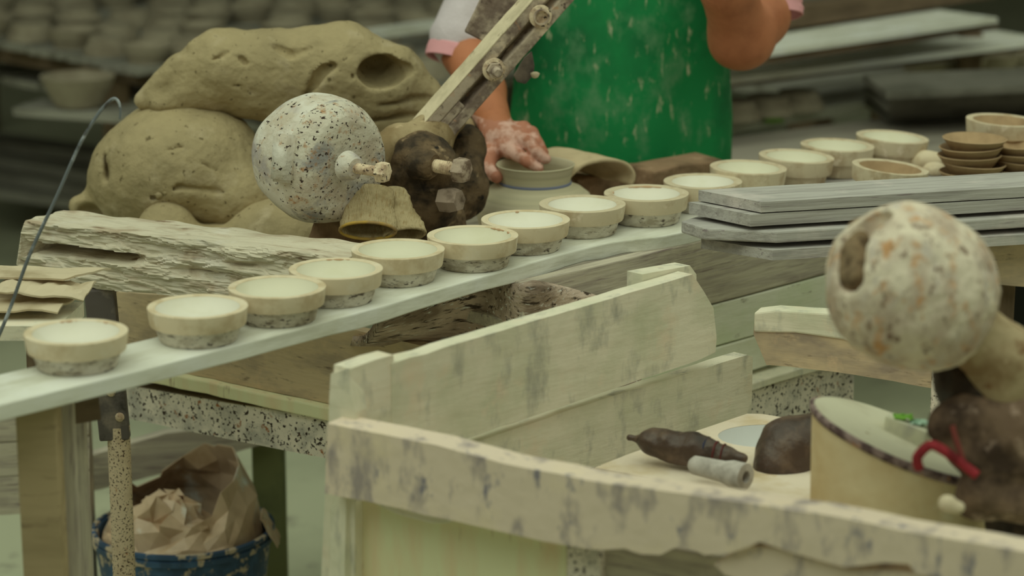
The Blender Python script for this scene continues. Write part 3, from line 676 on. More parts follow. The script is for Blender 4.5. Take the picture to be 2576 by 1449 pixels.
# ------------------------------------------------------------------ first jigger machine: weight, arm, pivot
jig = thing('jigger_machine', 'jigger machine with crusted ball weight, slotted steel bar and greasy pivot', 'machine', (-.15, 4.2, .665))
def crust_ball(parent, c, d, R, m, mb, padpix=None, padY=None):
    Mx = axis(c, d)
    pr = [(0, -.99), (.30, -.965), (.52, -.88), (.72, -.72), (.88, -.50), (.965, -.25), (.995, 0), (.99, .22), (.955, .44), (.89, .60), (.82, .69), (.74, .725), (.55, .735), (.30, .73), (0, .725)]
    vs = [(r * R, z * R) for r, z in pr]
    sm = []
    for i in range(len(vs) - 1):
        for k in range(4): t = k / 4; sm.append((vs[i][0] + (vs[i + 1][0] - vs[i][0]) * t, vs[i][1] + (vs[i + 1][1] - vs[i][1]) * t))
    sm.append(vs[-1])
    k_ = next(i for i, p_ in enumerate(sm) if p_[1] > R * .30 and i > 20)
    o_ = lathe('ball_weight', sm[:k_ + 1], m, parent, Mx, seg=72, wob=.05, wsc=14, close=False)
    lathe('pitted_end', sm[k_:], mb, o_, Mx, seg=72, wob=.05, wsc=14, close=False)
    return o_
dA = Vector((.70, -.70, -.08)).normalized()
cb = py(797, 398, 4.0)
M_ballend = mat('pitted_crusted_end', alb(178, 180, 144, .97), [(alb(160, 156, 122, .95), 18, .44, .62), (alb(130, 134, 116, .9), 14, .50, .60), (alb(144, 116, 72, .9), 60, .57, .70), (alb(56, 48, 36, .9), 150, .585, .64, (1, 1, 1), 3)], bump=.004, bscale=80, rough=.85)
ball = crust_ball(jig, cb, dA, .101, M_ball, M_ballend)
pc = py(714, 398, 3.905)
pd = (pc - cb).normalized()
Mp = axis(pc, pd)
bm = bmesh.new(); bmesh.ops.create_cube(bm, size=1)
for v in bm.verts: v.co = Vector((v.co.x * .034, v.co.y * .074, v.co.z * .022))
bmesh.ops.bevel(bm, geom=bm.edges[:], offset=.004, segments=2, affect='EDGES')
mk('raised_pad', bm, M_ball, ball, Mp, smooth=True)
def bolt(parent, p, d, r, L, rh, hh, m, mh):
    d = Vector(d).normalized(); prof = []; n = int(L / .0035)
    for i in range(n): z = L * i / n; prof += [(r, z), (r * .86, z + .5 * L / n)]
    prof.append((r, L))
    b = lathe('bolt_shank', [(0, 0)] + prof + [(0, L)], m, parent, axis(p, d), seg=18)
    lathe('bolt_head', [(0, 0), (rh, 0), (rh * 1.02, hh * .5), (rh * .96, hh * .9), (rh * .7, hh), (0, hh)], mh, b, axis(Vector(p) + d * L, d), seg=6, smooth=False)
    return b
bp = py(882, 420, 3.925)
lathe('boss', [(0, -.01), (.024, -.01), (.020, .006), (.016, .012), (0, .012)], M_ball, ball, axis(bp, dA), seg=24)
bolt(jig, bp + dA * .006, (.88, -.45, -.04), .0085, .045, .0165, .017, M_bolt, M_bolt)
# the slotted bar
b0 = py(1062, 376, 4.16); b1 = py(1517, -140, 4.22)
xd = (b1 - b0).normalized(); perp = Vector((-xd.z, 0, xd.x))
perp = Matrix.Rotation(math.radians(16), 3, xd) @ perp
Mb = fr(b0, b1, perp); Lb = (b1 - b0).length
vt = Mb.inverted()
if (Mb.to_3x3() @ Vector((0, 0, 1))).y > 0:
    perp = Matrix.Rotation(math.radians(-32), 3, xd) @ perp; Mb = fr(b0, b1, perp)
def bpx(u, v):            # distance along the bar of a pixel on it
    a = Vector(proj(b0)); b = Vector(proj(b1)); return (Vector((u, v)) - a).dot(b - a) / (b - a).length_squared * Lb
sl0 = bpx(1165, 262); sl1 = Lb - .01
hw = .0275; sw = .0075
def barbox(name, x0, x1, y0, y1, z0, z1, m, parent=jig, amp=.0012):
    n = 24; bm = bmesh.new(); R = []
    for i in range(n + 1):
        x = x0 + (x1 - x0) * i / n
        R.append([bm.verts.new((x, y + amp * nz((x, k, 1), 30), z + amp * nz((x, k, 7), 30))) for k, (y, z) in enumerate(((y0, z0), (y1, z0), (y1, z1), (y0, z1)))])
    for i in range(n):
        for k in range(4): bm.faces.new((R[i][k], R[i][(k + 1) % 4], R[i + 1][(k + 1) % 4], R[i + 1][k]))
    bm.faces.new(R[0]); bm.faces.new(R[-1][::-1])
    return mk(name, bm, m, parent, Mb, bevel=.0025)
barbox('bar_rail', .0, Lb, 0, .05, sw, hw, M_bar)
barbox('bar_rail', .0, Lb, 0, .05, -hw, -sw, M_bar)
barbox('bar_web', 0, sl0, 0.001, .049, -sw, sw, M_bar)
barbox('bar_back', sl0, Lb, .030, .048, -sw, sw, M_barclay)
barbox('clay_coat', .0, Lb, -.0005, .0485, hw - .001, hw + .0015, M_barclay)
for (u, v, hollow) in ((1366, 46, True), (1247, 178, False)):
    pm = Mb @ Vector((bpx(u, v), -.001, 0)); dn = -(Mb.to_3x3() @ Vector((0, 1, 0)))
    w_ = lathe('washer', [(.0125, 0), (.019, 0), (.019, .004), (.0135, .006), (.0125, .003)], M_bolt, jig, axis(pm, dn), seg=28)
    if hollow: lathe('tube_end', [(0, .0), (.011, .0), (.011, .010), (.0135, .010), (.0135, 0)], M_bar, w_, axis(pm, dn), seg=24)
    else:
        lathe('nut', [(0, .003), (.0135, .003), (.0135, .013), (0, .013)], M_bar, w_, axis(pm, dn), seg=6, smooth=False)
        lathe('stud', [(0, .012), (.008, .012), (.008, .026), (.006, .029), (0, .029)], M_bar, w_, axis(pm, dn), seg=18)
# second strap behind the bar, scraper and clay crumb
q0 = py(1208, 100, 4.27); q1 = py(1300, -90, 4.27)
beam('strap', q0, q1, (-.004, .004), (-.03, .03), M_bar, jig, up=(.9, 0, .44), n=8, amp=.0015)
Ps = Plane((.0, 4.27), 5)
sc_ = slab('scraper_blade', Ps, [(1292, 190), (1318, 145), (1338, 128), (1345, 165), (1342, 190), (1322, 212), (1300, 206)], .004, M_darksteel, jig)
f = Field((-.02, 4.22, .83), (.10, 4.32, .97), .003)
f.ell(w3(py(1346, 182, 4.262)), (.008, .008, .011), k=.004); f.ell(w3(py(1312, 160, 4.262)), (.014, .006, .012), k=.004)
blob('clay_crumb', f, M_barclay, jig, disp=((.002, 60),))
# casting between bar and ball, dark pivot lump
f = Field((-.27, 3.98, .64), (.02, 4.32, .98), .004)
f.cap(w3(py(1128, 296, 4.215)), w3(py(1075, 352, 4.18)), .030, .037, k=.02)
f.cap(w3(py(1075, 352, 4.18)), w3(py(1010, 372, 4.15)), .037, .034, k=.02)
f.cap(w3(py(1010, 372, 4.15)), w3(py(930, 398, 4.08)), .034, .03, k=.02)
f.cap(w3(py(1000, 370, 4.14)), w3(py(985, 450, 4.12)), .030, .026, k=.02)
blob('casting', f, mat('oily_clay_casting', alb(124, 116, 78, .66), [(alb(92, 82, 50, .6), 12, .42, .62), (alb(158, 146, 104, .7), 20, .58, .72), (alb(54, 44, 26, .5), 34, .62, .72)], bump=.003, bscale=60), jig, disp=((.004, 20), (.0012, 70)))
f = Field((-.30, 3.96, .62), (.06, 4.36, .92), .004)
f.ell(w3(py(1065, 425, 4.10)), (.060, .055, .060), k=.01)
f.ell(w3(py(1080, 500, 4.10)), (.050, .05, .048), k=.02)
f.ell(w3(py(1040, 540, 4.12)), (.036, .04, .034), k=.02)
f.ell(w3(py(1175, 370, 4.26)), (.034, .04, .040), k=.02)
f.ell(w3(py(1150, 470, 4.22)), (.055, .05, .055), k=.03)
f.ell(w3(py(1000, 460, 4.11)), (.03, .04, .04), k=.02)
f.cap(w3(py(1095, 560, 4.15)), w3(py(1095, 640, 4.15)), .05, .06, k=.02)
piv = blob('pivot_block', f, M_iron, jig, disp=((.006, 16), (.003, 45), (.001, 110)))
p2 = py(1083, 415, 4.04)
lathe('boss', [(0, -.03), (.026, -.03), (.024, .0), (.018, .008), (0, .008)], M_iron, piv, axis(p2, (.88, -.47, -.04)), seg=24)
bolt(jig, p2, (.88, -.45, -.06), .011, .046, .0205, .022, M_bolt, mat('worn_hex_head', alb(128, 120, 92, .7), [(alb(76, 66, 48, .6), 50, .45, .6), (alb(160, 148, 108, .7), 40, .6, .7)], bump=.001, bscale=120))
lathe('side_nut', [(0, 0), (.02, 0), (.021, .02), (.017, .034), (0, .034)], mat('grey_nut', alb(112, 104, 80, .6), [(alb(70, 62, 44, .6), 40, .5, .7)]), piv, axis(py(1112, 502, 4.05), (.8, -.5, .05)), seg=6, smooth=False)

# gloves hung under the weight
def cuff(name, a, b, r0, r1, label, edge=M_gloveyel):
    a = Vector(a); b = Vector(b); Mx = axis(a, b - a); L = (b - a).length
    t = thing(name, label, 'glove', w3(b))
    def fn(s, q):
        an = s * 2 * math.pi; rr = r0 + (r1 - r0) * q + .002 * math.sin(q * 40) * .4 + .003 * noise.noise(Vector((math.cos(an) * 2, math.sin(an) * 2, q * 3)))
        return Mx @ Vector((rr * math.cos(an) * 1.25, rr * .62 * math.sin(an), q * L))
    grid('knit', fn, 40, 16, M_glove, t, thick=.004)
    ring = [Mx @ Vector(((r1 + .001) * 1.25 * math.cos(i / 24 * 2 * math.pi), (r1 + .001) * .62 * math.sin(i / 24 * 2 * math.pi), L)) for i in range(25)]
    tube('cuff_edge', ring, .0026, edge, t, seg=8)
    return t
cuff('work_glove', py(935, 480, 3.985), py(925, 580, 3.925), .026, .034, 'dirty knitted work glove with a bright yellow cuff edge hanging under the ball weight')
cuff('work_glove', py(985, 480, 4.01), py(1018, 590, 3.945), .016, .026, 'dirty knitted work glove with open dull cuff beside the greasy pivot', M_glove)
f = Field((-.36, 3.9, .64), (-.16, 4.16, .80), .004)
for (a, b, r) in (((820, 560), (800, 620), .018), ((860, 575), (845, 630), .016), ((905, 600), (960, 615), .02), ((990, 590), (930, 630), .022), ((830, 545), (870, 560), .018)):
    f.cap(w3(py(*a, 4.04)), w3(py(*b, 4.02)), r, r * 1.1, k=.008)
o = blob('muddy_rag', f, M_rag, None, disp=((.004, 25), (.0015, 70)))
tag(o, 'muddy crumpled rag bunched under the work gloves', 'rag')

# ------------------------------------------------------------------ pot being shaped
rc = py(1347, 412, 4.35)
pot = thing('clay_pot', 'round-shouldered wet clay pot with flared rim under the potter\'s hand', 'pot', (rc.x, rc.y, .672))
h0 = rc.z - .672
pr = [(0, .0), (.085, 0), (.096, .012), (.101, .035), (.1005, .055), (.094, .072), (.080, .083), (.064, .0895), (.0605, .092), (.0605, .096), (.0625, .108), (.0655, .119), (.0678, h0 - .001), (.0665, h0 + .0005), (.063, h0 - .003), (.060, .108), (.057, .095), (.075, .075), (.08, .04), (.06, .012), (0, .010)]
sm = []
lathe('body', pr, M_pot, pot, Matrix.Translation((rc.x, rc.y, .672)), seg=72, close=False)
lathe('blue_band', [(.0608, .0905), (.0622, .0915), (.0622, .0945), (.0608, .0955)], M_blue, pot, Matrix.Translation((rc.x, rc.y, .672)), seg=72, close=False)
whl = lathe('wheel_head', [(0, -.006), (.12, -.006), (.122, 0), (.12, .006), (0, .006)], M_bar, None, Matrix.Translation((rc.x, rc.y, .6655)), seg=48)
tag(whl, 'round wheel head under the clay pot', 'wheel')
# stiff cloth folded beside the pot
ca = py(1395, 415, 4.52); cb_ = py(1512, 455, 4.40)
def clothf(s, q):
    an = math.radians(-25 + 215 * s); r = .030 + .018 * q
    c = ca.lerp(cb_, q); ax = (cb_ - ca).normalized(); sx = ax.cross(Vector((0, 0, 1))).normalized(); sz = Vector((0, 0, 1))
    p = c + sx * (-math.cos(an) * r * 1.5) + sz * (math.sin(an) * r * (1.0 - .25 * q))
    return p + Vector((0, 0, .003 * nz(p, 30)))
o = grid('folded_cloth', clothf, 26, 14, M_cloth, None, thick=.006)
tag(o, 'stiff clay-stained cloth folded into an arch beside the pot', 'cloth')
ta = py(1455, 470, 4.48); tb_ = py(1700, 478, 4.56)
o = beam('caked_timber', (ta.x, ta.y, .668), (tb_.x, tb_.y, .668), (0, .09), (0, .075), M_rag, None, n=26, amp=.008, bevel=.004, seed=5); tag(o, 'short clay-caked timber lying behind the pot and moulds', 'timber')
ta = py(1630, 455, 4.50); tb_ = py(1800, 462, 4.62)
o = beam('caked_block', (ta.x, ta.y, .668), (tb_.x, tb_.y, .668), (-.02, .06), (0, .088), M_rag, None, n=16, amp=.006, bevel=.004, seed=8); tag(o, 'clay-caked wooden block by the edge of the green apron', 'block')

# ------------------------------------------------------------------ the potter
per = thing('person', 'potter in green apron and pale pink-trimmed shirt shaping a pot with one hand', 'person', (.2, 4.8, FLZ))
XC = py(1560, 300, 4.80).x; YC = 4.82
f = Field((-.25, 4.5, FLZ - .01), (.65, 5.1, 1.48), .007)
f.ell((XC, YC, .80), (.165, .115, .16), k=.05); f.ell((XC - .01, YC, 1.0), (.15, .105, .2), k=.05); f.ell((XC - .02, YC, 1.16), (.17, .10, .12), k=.05)
f.ell((XC, YC + .01, .68), (.17, .12, .13), k=.05)
for sx in (-1, 1):
    f.cap((XC + sx * .085, YC, .66), (XC + sx * .09, YC - .01, .27), .082, .058, k=.02)
    f.cap((XC + sx * .09, YC - .01, .27), (XC + sx * .095, YC + .02, -.07), .055, .036, k=.02)
    f.cap((XC + sx * .095, YC + .03, -.12), (XC + sx * .105, YC - .12, -.13), .032, .024, k=.02)
f.cap((XC - .02, YC, 1.22), (XC - .03, YC - .02, 1.31), .052, .047, k=.03)
f.ell((XC - .03, YC - .04, 1.385), (.073, .092, .10), k=.02); f.ell((XC - .03, YC - .125, 1.375), (.012, .02, .018), k=.01)
for sx in (-1, 1): f.ell((XC - .03 + sx * .074, YC - .03, 1.38), (.010, .018, .028), k=.005)
shR = (XC - .18, YC, 1.20); shL = (XC + .155, YC, 1.20)
V1, Q1 = f.data()
# arms and hand, finer
g = Field((-.20, 4.22, .70), (.60, 5.0, 1.30), .0036)
elR = py(1172, 130, 4.66); wrR = py(1248, 318, 4.45)
g.cap(shR, w3(elR), .052, .043, k=.02); g.cap(w3(elR), w3(py(1212, 228, 4.55)), .042, .040, k=.02); g.cap(w3(py(1212, 228, 4.55)), w3(wrR), .040, .029, k=.02)
elL = py(1862, 88, 4.60); wrL = py(1800, -160, 4.42)
g.cap(shL, w3(py(1905, 40, 4.66)), .055, .054, k=.02); g.cap(w3(py(1905, 40, 4.66)), w3(elL), .054, .052, k=.03); g.cap(w3(elL), w3(py(1830, -40, 4.52)), .050, .050, k=.03); g.cap(w3(py(1830, -40, 4.52)), w3(wrL), .046, .03, k=.02)
g.ell(w3(py(1868, 118, 4.61)), (.046, .04, .034), k=.03)
g.ell(w3(py(1790, -215, 4.40)), (.035, .02, .045), k=.02)
def chain(pts, rs, k=.006):
    P = [w3(py(*p)) for p in pts]
    for i in range(len(P) - 1): g.cap(P[i], P[i + 1], rs[i], rs[i + 1], k=k)
# palm, fingers (index nearest the camera), thumb outside the rim
chain([(1250, 325, 4.44), (1272, 348, 4.42), (1300, 352, 4.41)], [.027, .026, .022], k=.012)
chain([(1255, 345, 4.42), (1285, 372, 4.395)], [.026, .020], k=.012)
chain([(1268, 368, 4.39), (1300, 388, 4.372), (1330, 408, 4.36), (1356, 424, 4.352)], [.014, .0118, .0105, .0085], k=.004)
chain([(1290, 345, 4.41), (1326, 356, 4.38), (1352, 383, 4.362), (1374, 400, 4.355)], [.0155, .0128, .0112, .0088], k=.004)
chain([(1300, 335, 4.43), (1336, 336, 4.41), (1352, 362, 4.395), (1368, 384, 4.385)], [.015, .0130, .0110, .0088], k=.004)
chain([(1285, 325, 4.45), (1318, 322, 4.435), (1340, 340, 4.425), (1350, 362, 4.42)], [.014, .0120, .0105, .0085], k=.004)
chain([(1252, 366, 4.415), (1226, 398, 4.385), (1224, 424, 4.355), (1250, 446, 4.325)], [.019, .0165, .0145, .0105], k=.006)
V2, Q2 = g.data()
V = np.concatenate([V1, V2]); Q = np.concatenate([Q1, Q2 + len(V1)])
me = bpy.data.meshes.new('body'); c0 = np.array([XC, YC, FLZ]); me.from_pydata((V - c0).tolist(), [], Q.tolist()); me.update()
me.materials.append(M_skin); me.materials.append(M_claydust)
cen = V[Q].mean(1); u_ = cen[:, 2] < .875
hand = (cen[:, 1] < 4.50) & (cen[:, 2] < .86)
me.polygons.foreach_set('material_index', hand.astype(int).tolist()); me.polygons.foreach_set('use_smooth', [True] * len(me.polygons))
bo = bpy.data.objects.new('body', me); COL.objects.link(bo); bo.matrix_basis = Matrix.Translation((XC, YC, FLZ)); setparent(bo, per)
# shirt with short sleeves and pink bands
f = Field((-.20, 4.48, .62), (.62, 5.1, 1.28), .005)
f.ell((XC, YC, .80), (.176, .126, .17), k=.05); f.ell((XC - .01, YC, 1.0), (.162, .117, .2), k=.05); f.ell((XC - .02, YC, 1.16), (.182, .112, .11), k=.05)
f.cap(shR, w3(py(1168, 95, 4.68)), .066, .062, k=.02)
f.cut(lambda X, Y, Z: (1.255 - Z) * -1 + 0 * X + 0 * Y)
shirt = blob('shirt', f, M_shirt, per, disp=((.005, 14), (.0015, 40)))
def band(name, a, b, r, m, L=.02):
    a = Vector(a); b = Vector(b); Mx = axis(b, b - a)
    return lathe(name, [(r - .004, -.004), (r, 0), (r + .001, L), (r - .003, L), (r - .006, 0)], m, per, Mx, seg=40, close=False, wob=.03, wsc=20)
def sleeve(name, a, b, r0, r1, m):
    a = Vector(a); b = Vector(b); Mx = axis(a, b - a); L = (b - a).length
    return grid(name, lambda s, q: Mx @ Vector(((r0 + (r1 - r0) * q + .003 * noise.noise(Vector((math.cos(s * 6.283) * 2, math.sin(s * 6.283) * 2, q * 4)))) * math.cos(s * 6.283), (r0 + (r1 - r0) * q) * math.sin(s * 6.283), q * L)), 44, 14, m, per, thick=.003)
sleeve('sleeve', shR, py(1160, 128, 4.672), .064, .060, M_shirt)
sleeve('sleeve_band', py(1161, 124, 4.673), py(1152, 158, 4.665), .0605, .061, M_pink)
sleeve('sleeve', shL, py(1925, 8, 4.70), .066, .066, M_shirt)
sleeve('sleeve_band', py(1924, 4, 4.70), py(1927, 44, 4.69), .066, .066, M_pink)
# apron: wraps the front, flares to the hem
def apr(s, q):
    z = 1.16 - .80 * q; an = math.radians(-112 + 224 * s)
    e = min(1, q / .45); hwid = .172 + .030 * e - .01 * max(0, q - .7); dp_ = .128 + .02 * e
    fold = (.004 + .010 * q) * math.sin(an * 5 + 1.3 + 2.0 * nz((s * 2, q, 0), 1.5)) * (.4 + .6 * abs(math.sin(an)))
    r = 1 + fold / .15
    return Vector((XC + .004 + hwid * r * math.sin(an), YC - dp_ * r * math.cos(an), z + .004 * nz((s * 5, q * 3, 2), 2)))
apron = grid('apron', apr, 90, 60, M_apron, per, thick=.003)
sleeve('trouser_leg', (XC - .088, YC, .66), (XC - .095, YC + .01, -.05), .095, .062, M_trousers)
sleeve('trouser_leg', (XC + .088, YC, .66), (XC + .095, YC + .01, -.05), .095, .062, M_trousers)
f = Field((XC - .16, YC - .2, 1.27), (XC + .1, YC + .12, 1.53), .007)
f.ell((XC - .03, YC - .01, 1.405), (.084, .095, .098), k=.01); f.ell((XC - .03, YC - .13, 1.36), (.07, .07, .07), k=.01, op='sub')
blob('hair', f, M_hair, per)
for sx in (-1, 1):
    f = Field((XC - .03 + sx * .03 - .03, YC - .17, 1.35), (XC - .03 + sx * .03 + .03, YC - .08, 1.42), .004)
    f.ell((XC - .03 + sx * .03, YC - .122, 1.388), (.012, .010, .006), k=0); blob('eye', f, M_hair, per)
f = Field((XC - .07, YC - .17, 1.31), (XC + .01, YC - .08, 1.36), .004); f.ell((XC - .03, YC - .118, 1.335), (.022, .010, .006), k=0); blob('mouth', f, M_pink, per)

# ------------------------------------------------------------------ plank stack and the moulds behind it
def hslab(name, pts, ztop, t, heading, m, parent=None, amp=.0012, bevel=.003, seed=1):
    r = math.radians(heading); c, s = math.cos(r), math.sin(r); o = Vector(pts[0])
    Mx = Matrix(((c, 0, -s, o.x), (s, 0, c, o.y), (0, -1, 0, ztop), (0, 0, 0, 1)))
    poly = [((p[0] - o.x) * c + (p[1] - o.y) * s, -(p[0] - o.x) * s + (p[1] - o.y) * c) for p in pts]
    return prism(name, poly, 0, t, Mx, m, parent, bevel=bevel, amp=amp, step=.05, seed=seed)
names = ['topmost', 'second', 'third', 'lowest']
hd = math.radians(15); dl = Vector((math.cos(hd), math.sin(hd), 0))
for i, (A_, B_, z, t, L) in enumerate((((1757, 478), (1915, 508), .830, .017, .95), ((1733, 508), (1888, 540), .811, .019, .97), ((1715, 556), (1955, 582), .785, .019, .95), ((1764, 600), (1944, 630), .757, .016, .9))):
    a = pz(*A_, z); b = pz(*B_, z)
    if i == 2:
        k = pz(1800, 550, z); pts = [a, k + dl * 0, k + dl * L, b + dl * L, b, pz(1780, 575, z)]
        pts = [pz(1713, 556, z), pz(1760, 541, z), pz(1760, 541, z) + dl * L, b + dl * L, b, pz(1772, 574, z)]
    else: pts = [a, a + dl * (L + .03), b + dl * L, b]
    o = hslab('loose_plank', pts, z, t, 15, M_plank, None, amp=.0015, seed=40 + i)
    tag(o, 'grey dusty loose plank, %s of the stack beside the rusty ball' % names[i], 'plank', 'loose planks in the stack')
sb = py(2440, 640, 4.02); sb2 = py(2700, 625, 4.1)
o = slab('support_timber', Plane((sb.x, sb.y), 12), [(2420, 600), (2720, 585), (2720, 735), (2500, 715), (2420, 700)], .05, M_brownwood, None, amp=.001)
tag(o, 'brown timber under the far end of the plank stack', 'timber')
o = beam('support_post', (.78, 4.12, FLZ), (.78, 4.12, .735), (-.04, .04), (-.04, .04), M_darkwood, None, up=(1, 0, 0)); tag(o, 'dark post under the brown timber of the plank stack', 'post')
more = [(1768, 455, 'c', 0, 0, 'white-lined plaster mould with sandy rim half hidden by the plank stack'),
        (1880, 427, 'd', 2, 0, 'sandy plaster mould just right of the green apron hem'),
        (2000, 399, 'd', 3, 0, 'sandy plaster mould with dull tan inside, tilted among the far moulds'),
        (2104, 371, 'd', 2, 0, 'chipped plaster mould leaning behind two others near the plank stack'),
        (2240, 350, 'd', 4, 0, 'cream-lined mould tilted away at the end of the far row'),
        (2232, 426, 'e', 6, 0, 'empty deep tan mould tipped against the plank stack'),
        (2520, 308, 'e', 3, .045, 'empty shallow mould set on top above the stacked thin bowls')]
for i, (u, v, k, tl, dz, lb) in enumerate(more):
    p = pz(u, v, .797 + dz)
    mould(k, Matrix.Translation((p.x, p.y, .7503 + dz)) @ Matrix.Rotation(math.radians(tl), 4, 'Y') @ Matrix.Rotation(i * .9, 4, 'Z') @ Matrix.Diagonal((.945, .945, 1.1 if k in 'de' else 1, 1)), lb, None)
p = pz(2520, 308, .842)
mould('d', Matrix.Translation((p.x, p.y + .01, .7475)), 'plaster mould underneath the shallow empty one, mostly hidden', None)
# shelf that carries the far moulds and bowls
fs = [(.22, 4.12), (1.05, 4.44), (1.05, 4.60), (.70, 4.58), (.20, 4.30)]
o = hslab('far_shelf', [Vector((x, y, 0)) for x, y in fs], .749, .018, 30, M_plank, None, amp=0)
tag(o, 'dusty board under the far moulds and thin brown bowls', 'board')
bowlpr = [(0, 0), (.030, 0), (.034, .002), (.052, .026), (.0555, .030), (.0535, .031), (.050, .027), (.032, .006), (0, .005)]
bb = None
for si, (u, v0, n) in enumerate(((2443, 352, 5), (2572, 362, 4))):
    for k in range(n):
        p = pz(u, v0 + 18 * (n - 1), .785)
        z = .7503 + .0145 * k
        Mx = Matrix.Translation((p.x + .004 * math.sin(k * 2.1), p.y, z)) @ Matrix.Rotation(.04 * math.sin(k * 1.7), 4, 'Y')
        if bb is None:
            bb = lathe('thin_bowl', bowlpr, M_brownbowl, None, Mx, seg=48, close=False, wob=.01, wsc=20)
            o = bb
        else:
            o = bb.copy(); COL.objects.link(o); o.matrix_basis = Mx
        w_ = ['bottom', 'second from bottom', 'third from bottom', 'fourth from bottom', 'top'][k if k < n - 1 else 4]
        tag(o, 'thin brown unfired bowl, %s, in the %s nested stack' % (w_, 'taller' if si == 0 else 'shorter'), 'bowl', 'nested thin brown bowls')
f = Field((.68, 4.35, .74), (.86, 4.56, .80), .004); f.ell(w3(pz(2335, 405, .765)), (.032, .02, .022), k=.01); f.ell(w3(pz(2350, 425, .76)), (.02, .015, .012), k=.01); f.cut(lambda X, Y, Z: (.7505 - Z) + 0 * X + 0 * Y)
o = blob('clay_scrap', f, M_plaster, None, disp=((.004, 30),), smooth=False); tag(o, 'broken pale clay scrap beside the nested thin bowls', 'clay')

# ------------------------------------------------------------------ second jigger machine
jg2 = thing('jigger_weight', 'rusty crusted ball weight on a thick neck with rag-wrapped greasy pivot', 'machine', (.6, 3.05, .45))
YB = 3.0
cb2 = py(2279, 713, YB)
f = Field((cb2.x - .12, YB - .12, cb2.z - .12), (cb2.x + .12, YB + .12, cb2.z + .12), .003)
f.ell(w3(cb2), (.098, .098, .098), k=.01)
f.ell(w3(cb2 + Vector((.02, 0, -.012))), (.092, .095, .094), k=.01)
def onball(u, v, R=.094):
    d_ = ray(u, v).normalized(); t_ = (cb2 - CAM).dot(d_); q_ = CAM + d_ * t_; e_ = q_ - cb2
    return w3(q_ - d_ * math.sqrt(max(1e-6, R * R - e_.length_squared)))
SL = (((2215, 562), (2172, 590), .0175), ((2172, 590), (2148, 640), .021), ((2148, 640), (2146, 695), .021))
for a, b, r in SL: f.cap(onball(*a, .089), onball(*b, .089), r, r, k=.003, op='sub')
fd = Field((cb2.x - .12, YB - .12, cb2.z - .12), (cb2.x + .12, YB + .12, cb2.z + .12), .004)
for a, b, r in SL: fd.cap(onball(*a, .075), onball(*b, .075), r, r, k=.003)
blob('slot_dirt', fd, mat('caked_dirt', alb(92, 82, 54, .6), [(alb(62, 54, 34, .6), 40, .45, .6)], bump=.004, bscale=60), jg2, disp=((.003, 40),))
blob('ball_weight', f, M_ball2, jg2, disp=((.004, 18), (.002, 50), (.001, 110)))
f = Field((.44, 2.88, .55), (.80, 3.2, .95), .004)
f.cap(w3(py(2430, 830, YB)), w3(py(2640, 985, YB + .02)), .040, .048, k=.02)
f.cap(w3(py(2530, 900, YB)), w3(py(2520, 960, YB)), .03, .03, k=.02)
blob('neck', f, mat('tan_crusted_neck', alb(144, 136, 94, .8), [(alb(112, 98, 62, .75), 16, .45, .65), (alb(84, 60, 30, .6), 24, .6, .7), (alb(170, 158, 116, .75), 30, .6, .72)], bump=.003, bscale=60), jg2, disp=((.004, 22), (.001, 60)))
f = Field((.46, 2.86, .42), (.82, 3.3, .85), .004)
f.cap(w3(py(2420, 950, YB + .04)), w3(py(2600, 1010, YB + .06)), .036, .05, k=.02)
f.ell(w3(py(2470, 985, YB + .02)), (.04, .04, .03), k=.02); f.cap(w3(py(2405, 920, YB + .05)), w3(py(2400, 1010, YB + .05)), .018, .014, k=.02)
f.cap(w3(py(2590, 1040, YB + .06)), w3(py(2600, 1300, YB + .06)), .06, .06, k=.02); f.ell(w3(py(2560, 1150, YB + .08)), (.05, .04, .06), k=.02)
blob('pivot_block', f, mat('black_oily_iron', alb(34, 28, 18, .45), [(alb(60, 50, 32, .5), 20, .55, .7), (alb(14, 12, 8, .45), 12, .5, .65)], bump=.004, bscale=50, rough=.6, spec=.4), jg2, disp=((.006, 18), (.002, 60)))
f = Field((.44, 2.78, .40), (.80, 3.2, .80), .004)
for a, b, r in (((2400, 1060), (2560, 1030), .030), ((2440, 1120), (2560, 1080), .034), ((2500, 1180), (2600, 1140), .03), ((2470, 1240), (2600, 1260), .034), ((2380, 1075), (2400, 1110), .02)):
    f.cap(w3(py(*a, 2.99)), w3(py(*b, 2.99)), r, r, k=.012)
o = blob('greasy_rag', f, mat('grey_brown_rag', alb(88, 76, 54, .6), [(alb(48, 40, 28, .6), 14, .42, .6), (alb(130, 118, 92, .5), 20, .6, .75), (alb(50, 54, 52, .5), 9, .62, .75)], bump=.003, bscale=60), None, disp=((.008, 20), (.002, 60)))
tag(o, 'greasy brown rag wrapped around the pivot of the rusty ball weight', 'rag')
o = tube('red_strap', spline([py(2312, 1178, 2.955), py(2308, 1150, 2.95), py(2340, 1120, 2.945), (py(2375, 1134, 2.94)), py(2415, 1163, 2.94), py(2458, 1196, 2.935)], 6), .0062, M_red, None)
tag(o, 'red rubber strap looped over the drum lid', 'strap')
o = tube('red_cord', spline([py(2396, 1070, 2.955), py(2405, 1105, 2.95), py(2424, 1160, 2.945)], 6), .0035, M_dullred, None)
tag(o, 'short dull red cord lying on the greasy rag', 'string'); o.name = 'red_string'

